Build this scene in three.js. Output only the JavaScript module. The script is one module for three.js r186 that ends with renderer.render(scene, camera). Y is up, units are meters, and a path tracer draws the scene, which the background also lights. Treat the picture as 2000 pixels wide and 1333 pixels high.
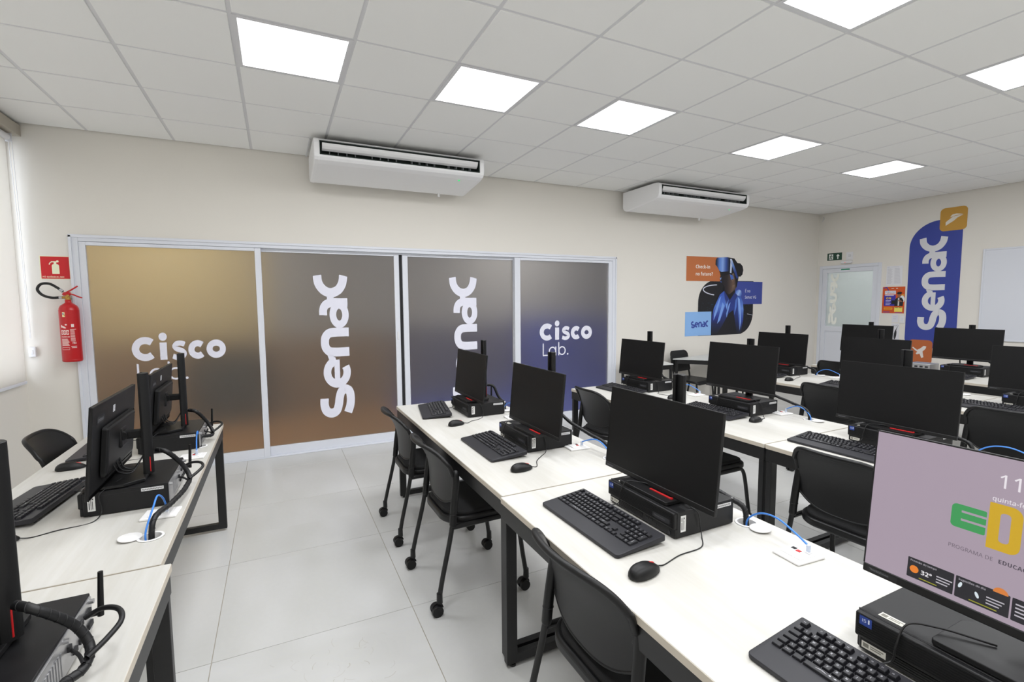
import * as THREE from 'three';
import { RoundedBoxGeometry } from 'three/addons/geometries/RoundedBoxGeometry.js';
import { mergeGeometries, mergeVertices, toCreasedNormals } from 'three/addons/utils/BufferGeometryUtils.js';
import { ImprovedNoise } from 'three/addons/math/ImprovedNoise.js';
import { RectAreaLightUniformsLib } from 'three/addons/lights/RectAreaLightUniformsLib.js';

// ---------------------------------------------------------------- camera, sky, exposure
const scene = new THREE.Scene();
const camera = new THREE.PerspectiveCamera(70.33, 2000 / 1333, 0.05, 60);
camera.position.set(1.406, 1.572, 5.467);
camera.rotation.set(-0.0799, -0.4511, -0.0078, 'YXZ');
scene.add(camera);
const renderer = new THREE.WebGLRenderer({ antialias: true });
renderer.toneMapping = THREE.LinearToneMapping;
renderer.toneMappingExposure = 1.0;
renderer.shadowMap.enabled = true;
RectAreaLightUniformsLib.init();
scene.background = new THREE.Color().setRGB(3.3, 3.55, 3.95);          // bright overcast daylight outside the window
const PANEL_LIGHT = 18.3, PANEL_COLOR = new THREE.Color().setRGB(0.985, 1.0, 1.03);
const NEXT_ROOM_LIGHT = 13;

// ---------------------------------------------------------------- sizes of the room (metres)
const XL = -0.53, XR = 10.13, ZF = 8.1, H = 3.074;                    // left wall, right wall, front wall, ceiling; the back wall is z = 0
const CELL = 0.625, ROW0 = 0.594;                                     // ceiling grid
const TILE = 0.893, TX0 = 1.083, TZ0 = 2.185;                         // floor tiles

// ---------------------------------------------------------------- helpers
let seed = 7;
const rnd = () => { seed = (seed * 1664525 + 1013904223) >>> 0; return seed / 4294967296; };
const used = new Map();
function numbered(name) { const n = used.get(name) || 0; used.set(name, n + 1); return n ? name + '_' + String(n).padStart(3, '0') : name; }
const V = (x, y, z) => new THREE.Vector3(x, y, z);
function plain(g) {
  g = g.index ? g.toNonIndexed() : g;
  for (const k of Object.keys(g.attributes)) if (!['position', 'normal', 'uv'].includes(k)) g.deleteAttribute(k);
  if (!g.attributes.normal) g.computeVertexNormals();
  if (!g.attributes.uv) g.setAttribute('uv', new THREE.BufferAttribute(new Float32Array(g.attributes.position.count * 2), 2));
  return g;
}
const merge = (list) => { const a = list.flat(3).map(plain); return a.length === 1 ? a[0] : mergeGeometries(a); };
function obj(name, geos, mat, parent = scene) {
  const m = new THREE.Mesh(Array.isArray(geos) ? merge(geos) : geos, mat);
  m.name = parent === scene ? numbered(name) : name;
  parent.add(m);
  return m;
}
function tag(o, label, category, group) { o.userData.label = label; o.userData.category = category; if (group) o.userData.group = group; return o; }
function struct(o) { o.userData.kind = 'structure'; return o; }
function stuff(o) { o.userData.kind = 'stuff'; return o; }
function thing(name, label, category, [x, y, z] = [0, 0, 0], turn = 0, group) {
  const o = new THREE.Group(); o.name = numbered(name); scene.add(o);
  o.position.set(x, y, z); o.rotation.y = turn;
  if (label) tag(o, label, category, group);
  return o;
}
function copy(o, name, label, [x, y, z], turn = 0) {
  const c = o.clone(); c.name = numbered(name); scene.add(c); c.position.set(x, y, z); c.rotation.y = turn; c.userData.label = label;
  return c;
}
const bx = (w, h, d, x = 0, y = 0, z = 0) => new THREE.BoxGeometry(w, h, d).translate(x, y, z);
const rbx = (w, h, d, x = 0, y = 0, z = 0, r = 0.004, s = 1) => new RoundedBoxGeometry(w, h, d, s, Math.min(r, w / 2.01, h / 2.01, d / 2.01)).translate(x, y, z);
const span = (x0, x1, y0, y1, z0, z1) => bx(x1 - x0, y1 - y0, z1 - z0, (x0 + x1) / 2, (y0 + y1) / 2, (z0 + z1) / 2);
const rspan = (x0, x1, y0, y1, z0, z1, r = 0.004, s = 1) => rbx(x1 - x0, y1 - y0, z1 - z0, (x0 + x1) / 2, (y0 + y1) / 2, (z0 + z1) / 2, r, s);
const cyl = (r0, r1, h, x = 0, y = 0, z = 0, n = 20) => new THREE.CylinderGeometry(r0, r1, h, n).translate(x, y, z);
const cylX = (r, l, x = 0, y = 0, z = 0, n = 16) => new THREE.CylinderGeometry(r, r, l, n).rotateZ(Math.PI / 2).translate(x, y, z);
const cylZ = (r, l, x = 0, y = 0, z = 0, n = 16) => new THREE.CylinderGeometry(r, r, l, n).rotateX(Math.PI / 2).translate(x, y, z);
function tube(pts, r, n = 8, seg = 0, closed = false, tension = 0.5) {
  const c = new THREE.CatmullRomCurve3(pts.map((p) => (p.isVector3 ? p : V(...p))), closed, 'centripetal', tension);
  return new THREE.TubeGeometry(c, seg || pts.length * 6, r, n, closed);
}
function rod(a, b, r0, r1 = r0, n = 12) {                             // straight tapered bar from a to b
  const A = V(...a), B = V(...b), d = B.clone().sub(A);
  const g = new THREE.CylinderGeometry(r1, r0, d.length(), n);
  g.applyQuaternion(new THREE.Quaternion().setFromUnitVectors(V(0, 1, 0), d.clone().normalize()));
  return g.translate((A.x + B.x) / 2, (A.y + B.y) / 2, (A.z + B.z) / 2);
}
function metric(g, grain = 'x') {                                     // uv in metres, u along the grain
  g = plain(g); const p = g.attributes.position, n = g.attributes.normal, uv = g.attributes.uv;
  for (let i = 0; i < p.count; i++) {
    const a = [Math.abs(n.getX(i)), Math.abs(n.getY(i)), Math.abs(n.getZ(i))], k = a.indexOf(Math.max(...a));
    const c = [p.getX(i), p.getY(i), p.getZ(i)];
    let [u, v] = k === 0 ? [c[2], c[1]] : k === 1 ? [c[0], c[2]] : [c[0], c[1]];
    if (grain === 'z' && k === 1) [u, v] = [v, u];
    uv.setXY(i, u, v);
  }
  return g;
}
function roundRect(x0, y0, x1, y1, tl, tr = tl, br = tl, bl = tl) {
  const s = new THREE.Shape(), q = Math.PI / 2;
  s.moveTo(x0 + bl, y0); s.lineTo(x1 - br, y0); if (br) s.absarc(x1 - br, y0 + br, br, -q, 0);
  s.lineTo(x1, y1 - tr); if (tr) s.absarc(x1 - tr, y1 - tr, tr, 0, q);
  s.lineTo(x0 + tl, y1); if (tl) s.absarc(x0 + tl, y1 - tl, tl, q, 2 * q);
  s.lineTo(x0, y0 + bl); if (bl) s.absarc(x0 + bl, y0 + bl, bl, 2 * q, 3 * q);
  return s;
}
const poly = (pts) => new THREE.Shape(pts.map((p) => new THREE.Vector2(...p)));
const extrude = (shape, depth, bevel = 0, seg = 2, curve = 10) => new THREE.ExtrudeGeometry(shape, { depth: depth - 2 * bevel, bevelEnabled: bevel > 0, bevelThickness: bevel, bevelSize: bevel, bevelOffset: -bevel, bevelSegments: seg, curveSegments: curve }).translate(0, 0, bevel);
// a flat-ended stroke of even width along a smooth line in the plane, with thickness t
function stroke(pts, w, t = 1, closed = false, seg = 0, smooth = true) {
  const curve = smooth ? new THREE.CatmullRomCurve3(pts.map((p) => V(p[0], p[1], 0)), closed, 'centripetal') : null;
  const n = smooth ? seg || pts.length * 7 : pts.length - 1, P = [], pos = [], idx = [];
  for (let i = 0; i <= n; i++) {
    const c = smooth ? curve.getPoint(i / n) : V(pts[i][0], pts[i][1], 0);
    const d = smooth ? curve.getTangent(i / n) : V(pts[Math.min(i + 1, n)][0] - pts[Math.max(i - 1, 0)][0], pts[Math.min(i + 1, n)][1] - pts[Math.max(i - 1, 0)][1], 0).normalize();
    P.push([c.x - d.y * w / 2, c.y + d.x * w / 2], [c.x + d.y * w / 2, c.y - d.x * w / 2]);
  }
  for (const z of [t, 0]) for (const [x, y] of P) pos.push(x, y, z);
  const N = P.length;
  const quad = (a, b, c, d) => idx.push(a, b, c, a, c, d);
  for (let i = 0; i < n; i++) {
    const a = 2 * i;
    quad(a, a + 1, a + 3, a + 2); quad(N + a, N + a + 2, N + a + 3, N + a + 1);
    quad(a, a + 2, N + a + 2, N + a); quad(a + 1, N + a + 1, N + a + 3, a + 3);
  }
  if (!closed) { quad(0, N, N + 1, 1); quad(N - 2, N - 1, 2 * N - 1, 2 * N - 2); }
  const g = new THREE.BufferGeometry();
  g.setAttribute('position', new THREE.Float32BufferAttribute(pos, 3)); g.setIndex(idx);
  const f = g.toNonIndexed(); f.computeVertexNormals();
  return plain(f);
}
// the same shape mirrored by matrix m, its faces turned the right way out again
function mirrored(g, m) {
  g = plain(g.clone()).applyMatrix4(m);
  for (const k of ['position', 'uv']) { const a = g.attributes[k], n = a.itemSize; for (let i = 0; i < a.count; i += 3) for (let c = 0; c < n; c++) { const t = a.array[(i + 1) * n + c]; a.array[(i + 1) * n + c] = a.array[(i + 2) * n + c]; a.array[(i + 2) * n + c] = t; } }
  g.computeVertexNormals(); return g;
}
const ring = (cx, cy, rx, ry, a0, a1, n = 14) => Array.from({ length: n + 1 }, (_, i) => { const a = (a0 + (a1 - a0) * i / n) * Math.PI / 180; return [cx + rx * Math.cos(a), cy + ry * Math.sin(a)]; });

// ---------------------------------------------------------------- lettering as cut vinyl
// the word of the large upright signs, in units: a along the reading direction 0..843, u up from the baseline
// (each stroke stands a little prouder than the one before, so that no two faces coincide where strokes cross)
function signWord() {
  const w = 55, S = []; let T = 1; const push = (...g) => { S.push(...g); T += 0.12; };
  push(stroke([[115, 181], [72, 182], [38, 168], [24, 135], [36, 104], [72, 88], [116, 80], [150, 66], [164, 40], [150, 14], [112, 5], [62, 10], [20, 27]], w, T));
  push(stroke(ring(268, 90, 68, 66, 4, 300, 20), 50, T)); push(stroke([[200, 90], [344, 90]], 36, T, false, 0, false));
  push(stroke([[390, 4], [390, 100], [396, 138], [420, 160], [449, 165], [478, 160], [502, 138], [508, 100], [508, 4]], 53, T)); push(stroke([[392, 112], [370, 132], [345, 118]], 34, T));
  push(stroke(ring(612, 64, 57, 42, 0, 345, 23), 44, T, true)); push(stroke([[610, 169], [642, 168], [670, 152], [683, 118], [684, 60], [684, 6]], 51, T)); 
  push(stroke([[843, 200], [796, 192], [757, 160], [742, 115], [757, 68], [796, 38], [843, 28]], w, T)); push(stroke([[690, 120], [742, 118]], 44, T, false, 0, false));
  return merge(S);
}
const SIGN_WORD = signWord();
// the bold word, cap height 1
function boldWord() {
  const w = 0.305, S = [];
  S.push(stroke(ring(0.56, 0.5, 0.41, 0.37, 46, 314, 20), w, 1));
  S.push(stroke([[1.33, 0], [1.33, 0.76]], w, 1.1, false, 0, false)); S.push(new THREE.CylinderGeometry(0.18, 0.18, 1.2, 20).rotateX(Math.PI / 2).translate(1.33, 1.01, 0.6));
  S.push(stroke([[2.06, 0.64], [1.94, 0.7], [1.76, 0.69], [1.67, 0.57], [1.76, 0.45], [1.94, 0.37], [2.03, 0.24], [1.94, 0.1], [1.76, 0.07], [1.58, 0.14]].map(([x, y]) => [2.0 + (x - 1.82) * 1.12, y]), w * 0.74, 1));
  S.push(stroke(ring(2.85, 0.39, 0.29, 0.28, 46, 314, 16), w * 0.92, 1));
  S.push(stroke(ring(3.7, 0.39, 0.31, 0.28, 0, 345, 23), w * 0.92, 1, true));
  return merge(S);
}
// the thin word, cap height 1
function thinWord() {
  const w = 0.1, S = [];
  S.push(stroke([[0.05, 1], [0.05, 0]], w, 1, false, 0, false), stroke([[0.0, 0.05], [0.5, 0.05]], w, 1.1, false, 0, false));
  S.push(stroke(ring(0.92, 0.36, 0.3, 0.31, 0, 345, 23), w, 1, true), stroke([[1.23, 0.72], [1.23, 0]], w, 1.1, false, 0, false));
  S.push(stroke([[1.52, 1.06], [1.52, 0]], w, 1, false, 0, false), stroke(ring(1.84, 0.36, 0.3, 0.31, 0, 345, 23), w, 1.1, true));
  S.push(new THREE.CylinderGeometry(0.075, 0.075, 1, 14).rotateX(Math.PI / 2).translate(2.38, 0.07, 0.5));
  return merge(S);
}

// ---------------------------------------------------------------- textures and materials
function canvas(w, h, draw) { const c = document.createElement('canvas'); c.width = w; c.height = h; draw(c.getContext('2d'), w, h); const t = new THREE.CanvasTexture(c); t.colorSpace = THREE.SRGBColorSpace; t.magFilter = THREE.LinearFilter; return t; }
const noise = new ImprovedNoise();
function data(w, h, fn, srgb = true) {
  const d = new Uint8Array(w * h * 4);
  for (let y = 0; y < h; y++) for (let x = 0; x < w; x++) { const c = fn(x / w, y / h, x, y); d.set([...c.map((v) => Math.max(0, Math.min(255, Math.round(v)))), 255], (y * w + x) * 4); }
  const t = new THREE.DataTexture(d, w, h); t.magFilter = THREE.LinearFilter; t.wrapS = t.wrapT = THREE.RepeatWrapping; if (srgb) t.colorSpace = THREE.SRGBColorSpace; t.needsUpdate = true;
  return t;
}
const M = {};
const std = (o) => new THREE.MeshStandardMaterial(o), phys = (o) => new THREE.MeshPhysicalMaterial(o);
// pale wood laminate: long faint grain along u
const woodMap = data(512, 512, (u, v) => {
  const a = noise.noise(u * 3, v * 26, 1.3) + 0.6 * noise.noise(u * 7, v * 70, 4.1) + 0.35 * noise.noise(u * 16, v * 150, 8.8), b = noise.noise(u * 2, v * 5, 9.7);
  const s = a * 5 + b * 5; return [200 + s, 198 + s * 1.1, 192 + s * 1.35];
});
woodMap.repeat.set(0.9, 1.1);
const floorMap = data(512, 512, (u, v) => {
  const a = noise.noise(u * 3, v * 9, 2.2) + 0.5 * noise.noise(u * 8, v * 20, 5.5), b = noise.noise(u * 5, v * 5, 7.1);
  const s = a * 6 + b * 4 + 1.2 * noise.noise(u * 90, v * 90, 1); return [203 + s, 203 + s, 201 + s * 1.2];
});
floorMap.repeat.set(0.43, 0.43);
// one tile carries the scuffs left by castors and shoes
const scuffedFloor = canvas(1024, 1024, (c, w, h) => {
  const im = c.createImageData(w, h); for (let y = 0; y < h; y++) for (let x = 0; x < w; x++) { const a = noise.noise(x / w * 2.4, y / h * 5, 2.2) + 0.5 * noise.noise(x / w * 6, y / h * 12, 5.5), s = a * 6; im.data.set([203 + s, 203 + s, 201 + s * 1.2, 255], (y * w + x) * 4); } c.putImageData(im, 0, 0);
  let k = 11; const r = () => { k = (k * 16807) % 2147483647; return k / 2147483647; };
  c.lineCap = 'round'; for (let i = 0; i < 46; i++) { const x = 360 + r() * 420 + (r() - 0.5) * 160, y = 150 + r() * 560, a = r() * 6.3, l = 8 + r() * 38; c.strokeStyle = ['#a8a39a', '#b2aea6', '#9f978a'][i % 3]; c.globalAlpha = 0.25 + r() * 0.45; c.lineWidth = 1 + r() * 2.4; c.beginPath(); c.moveTo(x, y); c.quadraticCurveTo(x + Math.cos(a) * l + 8 * r(), y + Math.sin(a) * l, x + Math.cos(a + 0.5) * l * 1.5, y + Math.sin(a + 0.5) * l * 1.5); c.stroke(); }
  c.globalAlpha = 1;
});
const grainBump = data(256, 256, () => { const v = 120 + rnd() * 30; return [v, v, v]; }, false);
const fineBump = grainBump.clone(); fineBump.repeat.set(14, 14);
M.wood = std({ map: woodMap, roughness: 0.42 });
M.edge = std({ color: '#c6bdae', roughness: 0.55 });
M.floor = std({ map: floorMap, roughness: 0.28 });
M.scuffed = std({ map: scuffedFloor, roughness: 0.3 });
M.grout = std({ color: '#b0a898', roughness: 0.9 });
M.wall = std({ color: '#e7e3db', roughness: 0.85, bumpMap: fineBump, bumpScale: 0.0004 });
M.ceil = std({ color: '#f5f5f3', roughness: 0.95, bumpMap: fineBump, bumpScale: 0.0006 });
M.rail = std({ color: '#dcdcde', roughness: 0.6 });
M.slab = std({ color: '#a8a49c', roughness: 0.95 });
M.white = std({ color: '#e6e6e8', roughness: 0.4 });
M.alu = std({ color: '#dfe2ea', roughness: 0.38 });
M.shadowgap = std({ color: '#2a2a2c', roughness: 0.8 });
M.vinyl = std({ color: '#e9e9f6', roughness: 0.5 });
M.plastic = phys({ color: '#111112', roughness: 0.45, specularIntensity: 0.75 });
M.chair = phys({ color: '#0f0f10', roughness: 0.42, specularIntensity: 0.8 });
M.pad = std({ color: '#0c0c0e', roughness: 0.75 });
M.steel = std({ color: '#131314', roughness: 0.42 });
M.case = phys({ color: '#0f0f11', roughness: 0.48, specularIntensity: 0.75 });
M.ribs = std({ color: '#0e0e10', roughness: 0.5 });
M.key = std({ color: '#ffffff', roughness: 0.5 });
M.keyplain = std({ color: '#17171c', roughness: 0.5 });
M.deck = std({ color: '#1d1d23', roughness: 0.5 });
M.screen = phys({ color: '#060607', roughness: 0.5, specularIntensity: 0.55 });
M.red = std({ color: '#c3181c', roughness: 0.4 });
M.cable = std({ color: '#0f0f11', roughness: 0.5 });
M.blue = std({ color: '#3f86e0', roughness: 0.45 });
M.blueplug = std({ color: '#c9d4e6', roughness: 0.4 });
M.socket = std({ color: '#f0efee', roughness: 0.35 });
M.metal = std({ color: '#b9b9bb', roughness: 0.35, metalness: 0.8 });
M.brass = std({ color: '#b08a46', roughness: 0.35, metalness: 0.8 });
M.ext = std({ color: '#c2171d', roughness: 0.28 });
M.acwhite = std({ color: '#f1f1f2', roughness: 0.45 });
M.acdark = std({ color: '#26322e', roughness: 0.7 });
M.paper = std({ color: '#ebebeb', roughness: 0.8 });
M.diffuser = std({ color: '#ffffff', roughness: 0.6, emissive: '#ffffff', emissiveIntensity: 1.6 });
M.led = std({ color: '#3fae66', emissive: '#4fe08a', emissiveIntensity: 0.8 });
M.frost = phys({ color: '#e2dfda', roughness: 0.34, transmission: 0.96, thickness: 0.008, ior: 1.45 });
M.frostdoor = phys({ color: '#f1f5f3', roughness: 0.55, transmission: 0.9, thickness: 0.008, ior: 1.45 });
M.glass = phys({ color: '#ffffff', roughness: 0.02, transmission: 1, thickness: 0, ior: 1.5 });
M.blind = phys({ color: '#efece6', roughness: 0.95, transmission: 0.5, thickness: 0 });
M.tabletop = std({ color: '#c9cbc9', roughness: 0.3 });
function printed(w, h, draw, rough = 0.6) { return std({ map: canvas(w, h, draw), roughness: rough }); }
// a thin printed sheet facing +z, its lower left corner at the origin
const sheet = (w, h, t = 0.0012) => { const g = new THREE.PlaneGeometry(w, h).translate(w / 2, h / 2, t); return g; };
// a printed sheet with thickness: print on the front, paper behind
function print(name, w, h, mat, parent, back = M.paper, t = 0.002) {
  const g = new THREE.BoxGeometry(w, h, t).translate(w / 2, h / 2, t / 2), m = new THREE.Mesh(g, [back, back, back, back, mat, back]);
  m.name = parent === scene ? numbered(name) : name; parent.add(m); return m;
}
// ================================================================ the room
const WT = 0.14;
// floor: joint bed and single tiles
{
  const floor = struct(obj('floor', span(XL - WT, XR + WT, -0.2, -0.004, -WT, ZF + WT), M.grout));
  const tg = metric(rspan(0, TILE - 0.003, -0.009, 0, 0, TILE - 0.003, 0.0012), 'z');
  for (let i = -3; i < 12; i++) for (let j = -4; j < 9; j++) {
    const x0 = TX0 + i * TILE, z0 = TZ0 + j * TILE, xa = Math.max(x0, XL), xb = Math.min(x0 + TILE, XR), za = Math.max(z0, 0), zb = Math.min(z0 + TILE, ZF);
    if (xb - xa < 0.02 || zb - za < 0.02) continue;
    const whole = xb - xa > TILE - 0.001 && zb - za > TILE - 0.001;
    const g = whole ? tg.clone() : metric(rspan(0, xb - xa - 0.003, -0.009, 0, 0, zb - za - 0.003, 0.0012), 'z');
    const scuffed = i === 0 && j === 1, du = rnd() * 5, dv = rnd() * 5, uv = g.attributes.uv;
    for (let k = 0; k < uv.count; k++) scuffed ? uv.setXY(k, uv.getY(k) / TILE, 1 - uv.getX(k) / TILE) : uv.setXY(k, uv.getX(k) + du, uv.getY(k) + dv);
    obj('floor_tile', g, scuffed ? M.scuffed : M.floor, floor).position.set(xa + 0.0015, 0, za + 0.0015);
  }
}
// walls
const WIN = { z0: 0.03, z1: 7.7, y0: 0.98, y1: 2.9 };
const D1 = { x0: -0.165, x1: 5.646, y1: 2.178 }, D2 = { z0: 0.046, z1: 1.027, y1: 2.162 };
struct(obj('wall_back', metric(merge([span(XL - WT, D1.x0, -0.2, H + 0.3, -WT, 0), span(D1.x1, XR + WT, -0.2, H + 0.3, -WT, 0), span(D1.x0, D1.x1, D1.y1, H + 0.3, -WT, 0), span(D1.x0, D1.x1, -0.2, -0.004, -WT, 0)])), M.wall));
struct(obj('wall_left', metric(merge([span(XL - WT, XL, -0.2, WIN.y0, 0, ZF), span(XL - WT, XL, WIN.y1, H + 0.3, 0, ZF), span(XL - WT, XL, WIN.y0, WIN.y1, 0, WIN.z0), span(XL - WT, XL, WIN.y0, WIN.y1, WIN.z1, ZF)])), M.wall));
struct(obj('wall_right', metric(merge([span(XR, XR + WT, -0.2, H + 0.3, 0, D2.z0), span(XR, XR + WT, -0.2, H + 0.3, D2.z1, ZF), span(XR, XR + WT, D2.y1, H + 0.3, D2.z0, D2.z1), span(XR, XR + WT, -0.2, -0.004, D2.z0, D2.z1)])), M.wall));
struct(obj('wall_front', metric(span(XL - WT, XR + WT, -0.2, H + 0.3, ZF, ZF + WT)), M.wall));
struct(obj('trim_1', rspan(XL, XL + 0.1, 2.965, 3.055, 0.0, ZF, 0.003), std({ color: '#b9b2a5', roughness: 0.8 })));      // boxed rail above the blind
// ceiling: slab, exposed rails, single lay-in tiles
const LIGHT_COLS = [2, 4, 6, 9, 12], LIGHT_ROWS = [3, 6, 9];
{
  const ceiling = struct(obj('ceiling', span(XL - WT, XR + WT, H + 0.12, H + 0.3, -WT, ZF + WT), M.slab));
  const size = CELL - 0.021, tg = metric(rbx(size, 0.018, size, 0, 0.009, 0, 0.004)), isLight = (i, j) => LIGHT_COLS.includes(i) && LIGHT_ROWS.includes(j);
  for (let i = -1; i <= 16; i++) for (let j = 0; j <= 12; j++) {
    const xa = Math.max(i * CELL, XL), xb = Math.min((i + 1) * CELL, XR), za = Math.max(ROW0 + (j - 1) * CELL, 0), zb = Math.min(ROW0 + j * CELL, ZF);
    if (xb - xa < 0.03 || zb - za < 0.03 || isLight(i, j)) continue;
    const whole = xb - xa > CELL - 0.01 && zb - za > CELL - 0.01;
    const g = whole ? tg : metric(rbx(xb - xa - 0.021, 0.018, zb - za - 0.021, 0, 0.009, 0, 0.004));
    obj('ceiling_tile', g, M.ceil, ceiling).position.set((xa + xb) / 2, H + (rnd() - 0.5) * 0.0015, (za + zb) / 2);
  }
  for (let i = 0; i <= 16; i++) obj('ceiling_rail', bx(0.024, 0.03, ZF), M.rail, ceiling).position.set(i * CELL, H + 0.0195, ZF / 2);
  for (let j = 0; j <= 12; j++) obj('ceiling_rail', bx(XR - XL, 0.03, 0.024), M.rail, ceiling).position.set((XL + XR) / 2, H + 0.0202, ROW0 + j * CELL);
}
// lights
const colWord = { 2: 'first from the window', 4: 'second from the window', 6: 'third from the window', 9: 'fourth from the window', 12: 'fifth from the window' };
const rowWord = { 3: 'row nearest the partition', 6: 'second row from the partition', 9: 'row farthest from the partition' };
for (const j of LIGHT_ROWS) for (const i of LIGHT_COLS) {
  const cx = (i + 0.5) * CELL, cz = ROW0 + (j - 0.5) * CELL, s = CELL - 0.014;
  const t = thing('ceiling_light', 'square lit ceiling panel, ' + colWord[i] + ' in the ' + rowWord[j], 'ceiling light', [cx, H, cz], 0, 'square lit panels in the ceiling');
  obj('frame', [span(-s / 2, s / 2, 0, 0.03, -s / 2, -s / 2 + 0.024), span(-s / 2, s / 2, 0, 0.03, s / 2 - 0.024, s / 2), span(-s / 2, -s / 2 + 0.024, 0, 0.03, -s / 2 + 0.024, s / 2 - 0.024), span(s / 2 - 0.024, s / 2, 0, 0.03, -s / 2 + 0.024, s / 2 - 0.024)], M.rail, t);
  obj('diffuser', rbx(s - 0.05, 0.012, s - 0.05, 0, 0.012, 0, 0.003), M.diffuser, t);
  const l = new THREE.RectAreaLight(PANEL_COLOR, PANEL_LIGHT, s - 0.05, s - 0.05); l.position.set(0, 0.003, 0); l.rotation.x = -Math.PI / 2; t.add(l);
}
// window and blind on the left wall
{
  const w = struct(thing('window_1', null, null, [XL, 0, 0]));
  const { z0, z1, y0, y1 } = WIN, N = 5, zs = Array.from({ length: N + 1 }, (_, k) => z0 + (z1 - z0) * k / N);
  obj('window_frame', [span(-0.11, -0.05, y0, y0 + 0.05, z0, z1), span(-0.11, -0.05, y1 - 0.05, y1, z0, z1), zs.map((z, k) => span(-0.11, -0.05, y0 + 0.05, y1 - 0.05, z - (k ? 0.025 : 0) - (k === N ? 0.025 : 0), z + (k === N ? 0 : 0.025) + (k ? 0 : 0.025)))], M.alu, w);
  for (let k = 0; k < N; k++) obj('pane', span(-0.084, -0.08, y0 + 0.05, y1 - 0.05, zs[k] + 0.03, zs[k + 1] - 0.03), M.glass, w);
  obj('window_sill', rspan(-0.12, 0.012, y0 - 0.03, y0, z0, z1, 0.004), M.wall, w);
  const b = thing('roller_blind', 'white translucent roller blind hanging over the bright window by the extinguisher', 'blind', [XL, 0, 0]);
  const bz0 = 0.1, bz1 = 7.64;
  obj('fabric', metric(span(0.033, 0.0345, 0.94, 2.93, bz0, bz1)), M.blind, b);
  obj('roller', [cylZ(0.026, bz1 - bz0, 0.042, 2.93, (bz0 + bz1) / 2, 20)], M.white, b);
  obj('bracket', [rspan(0, 0.072, 2.895, 2.962, bz0 - 0.022, bz0 - 0.014, 0.003), rspan(0, 0.072, 2.895, 2.962, bz1 + 0.014, bz1 + 0.022, 0.003)], M.white, b);
  obj('bottom_bar', rspan(0.026, 0.042, 0.925, 0.95, bz0, bz1, 0.005), M.alu, b);
  obj('chain', [tube([[0.045, 2.92, 0.075], [0.052, 2.2, 0.05], [0.056, 1.3, 0.03]], 0.0022, 6, 20), tube([[0.065, 2.92, 0.075], [0.064, 2.2, 0.05], [0.062, 1.3, 0.03]], 0.0022, 6, 20)], M.white, b);
  obj('chain_holder', [rspan(0.036, 0.084, 1.14, 1.225, 0.0, 0.026, 0.006, 2), rspan(0.053, 0.067, 1.165, 1.2, 0.026, 0.03, 0.002)], M.white, b);
}
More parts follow.
